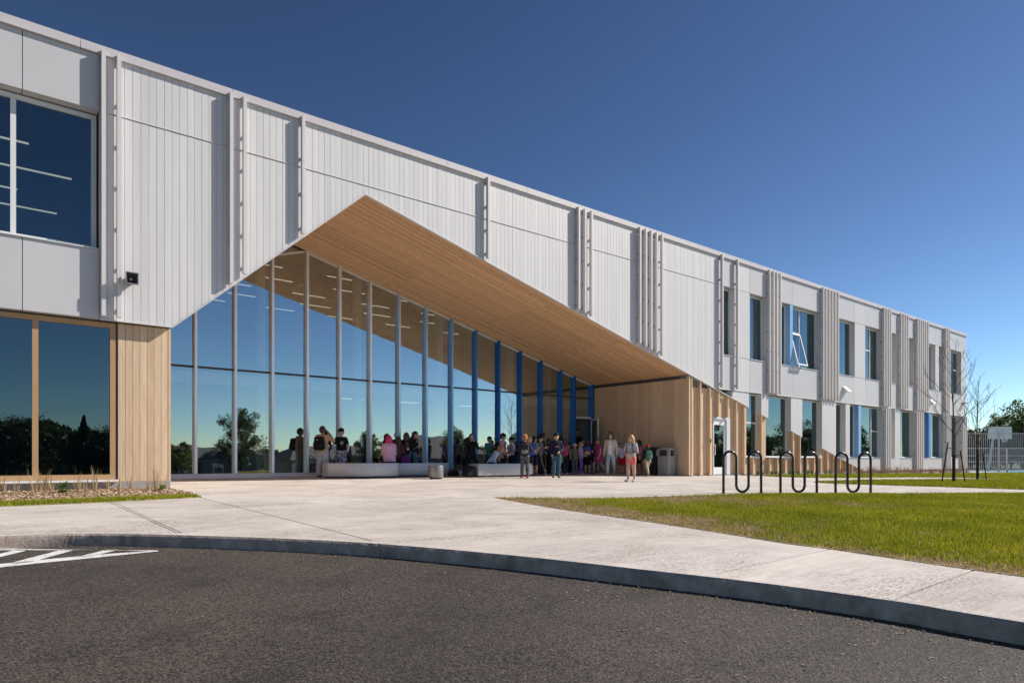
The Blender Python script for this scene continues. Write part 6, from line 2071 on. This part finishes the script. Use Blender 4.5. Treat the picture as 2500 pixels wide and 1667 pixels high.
person(1517, 2.6, Hpx(1517, 2.6, 1079), 4, 'small person in white T-shirt and red shorts with a cap beside the beige cardigan', ('tee', (0.60, 0.63, 0.74)), ('shorts', (0.50, 0.02, 0.03)), ('short', DKB), (0.45, 0.05, 0.08), arms=('face', 'down'), hat=('cap', (0.3, 0.29, 0.26)))
p = person(1541, ('px', 1175.5), Hpx(1541, gp(1541, 1175.5)[1], 1062), -28, 'person in grey T-shirt and coral shorts with long fair hair, standing alone in the sun', ('tee', (0.50, 0.49, 0.50)), ('shorts', (0.80, 0.20, 0.17), None, 0.36), ('long', (0.46, 0.27, 0.11)), (0.34, 0.32, 0.28), arms=('front', 'front'), girth=1.12, pose='stance', skin=2)
worn_bag(p, 'black backpack on the one in coral shorts', BLACK, size=1.05)
pv = MB().add([(0.045 * math.cos(t), 0, 0.05 * math.sin(t) - 0.02) for t in np.linspace(0.5, 5.6, 11)], [tuple(range(11))]).build('shirt_print', fabric((0.22, 0.10, 0.12), col2=(0.6, 0.58, 0.58), scale=30), None); pv.parent = p['o']; pv.location = (0.0, 0.125, 0.66 * p['H'])
person(1560, 2.3, Hpx(1560, 2.3, 1074), -60, 'person with dark hair in a pink top and black skirt near the red cap', ('tee', (0.55, 0.24, 0.38)), ('skirt', BLACK), ('shoulder', DKB), (0.5, 0.42, 0.5), arms=('front', 'strap'))
p = person(1581, ('px', 1162), Hpx(1581, gp(1581, 1162)[1], 1085.7), -160, 'small person in a red cap and beige trousers with a leaf-green bag, walking in', ('long', NAVY), ('pants', (0.55, 0.46, 0.36)), ('short', BROWN), (0.16, 0.13, 0.06), pose='walk', hat=('cap', (0.55, 0.02, 0.04)))
worn_bag(p, 'green patterned backpack under the red cap', (0.06, 0.22, 0.12), size=1.1, pocket=(0.16, 0.20, 0.19))
person(1571, 2.6, Hpx(1571, 2.6, 1059.7), -20, 'adult person in a grey-blue T-shirt leaning by the wooden wall near the bins', ('tee', (0.22, 0.25, 0.28)), ('pants', BLACK), ('short', (0.20, 0.12, 0.08)), BLACK, girth=1.2, skin=1, arms=('pocket', 'pocket'))
person(1409, 5.25, Hpx(1409, 5.25, 1048.7) * 1.0, 0, 'adult person in dark clothes standing in the open entrance door', ('long', BLACK), ('pants', BLACK), ('short', DKB), BLACK, skin=1)

# bags put down, and the stick
def ground_bag(x, y, z, w, d, h, col, label, name='bag', rz=0.0):
    pr = [cap((-w * 0.3, 0, h * 0.28), h * 0.28, (w * 0.3, 0, h * 0.28), h * 0.28, (1, d / h, 1)), cap((-w * 0.2, 0, h * 0.6), h * 0.3, (w * 0.22, 0, h * 0.55), h * 0.3, (1, d / h, 1))]
    v, q = sdf_mesh(pr, 0.014, 0.03, [((0, 0, -1), 0.0)])
    o = fast_mesh(name, v, q, fabric(col), None, smooth=True); o.location = (x, y, z); o.rotation_euler = (0, 0, rz)
    tag(o, label, 'bag', 'bags put down')
    t = MB().tube([(-0.06, 0, h * 0.85), (-0.04, 0, h * 1.03), (0.04, 0, h * 1.03), (0.06, 0, h * 0.85)], 0.009, 6).build('handle', fabric(tuple(c * 0.8 for c in col)), None); t.parent = o
    return o
x = fX(1107, 3.3); ground_bag(x, 3.3, ground(x, 3.3), 0.5, 0.3, 0.24, (0.02, 0.02, 0.024), 'black bag on the paving at the end of the straight bench')
x = fX(1148, 2.35); ground_bag(x, 2.35, ground(x, 2.35), 0.42, 0.3, 0.42, BLACK, 'black bag standing by the feet of the one all in black')
x = fX(990, 3.6); ground_bag(x, 3.6, ground(x, 3.6) + 0.43, 0.36, 0.2, 0.25, (0.10, 0.02, 0.16), 'purple bag lying on the straight bench')
a0 = gp(1334, 1162.6); sx_, sy_ = fX(1320, 2.45), 2.45
stk_ = MB().tube([(a0[0], a0[1], ground(*a0) + 0.005), (sx_ + 0.12, sy_, ground(sx_, sy_) + 0.35), (sx_, sy_ + 0.05, ground(sx_, sy_) + 0.78)], 0.013, 8)
o = stk_.build('walking_stick', mat('stick_pale', (0.50, 0.36, 0.33), 0.5), None, smooth=True); tag(o, 'thin pale stick held slanting to the paving in the queue', 'stick')
x = fX(1370, 2.2); 
gb = ground_bag(x, 2.3, ground(x, 2.3) + 0.42, 0.24, 0.16, 0.4, (0.10, 0.22, 0.10), 'green patterned bag hanging beside the navy hoodie')
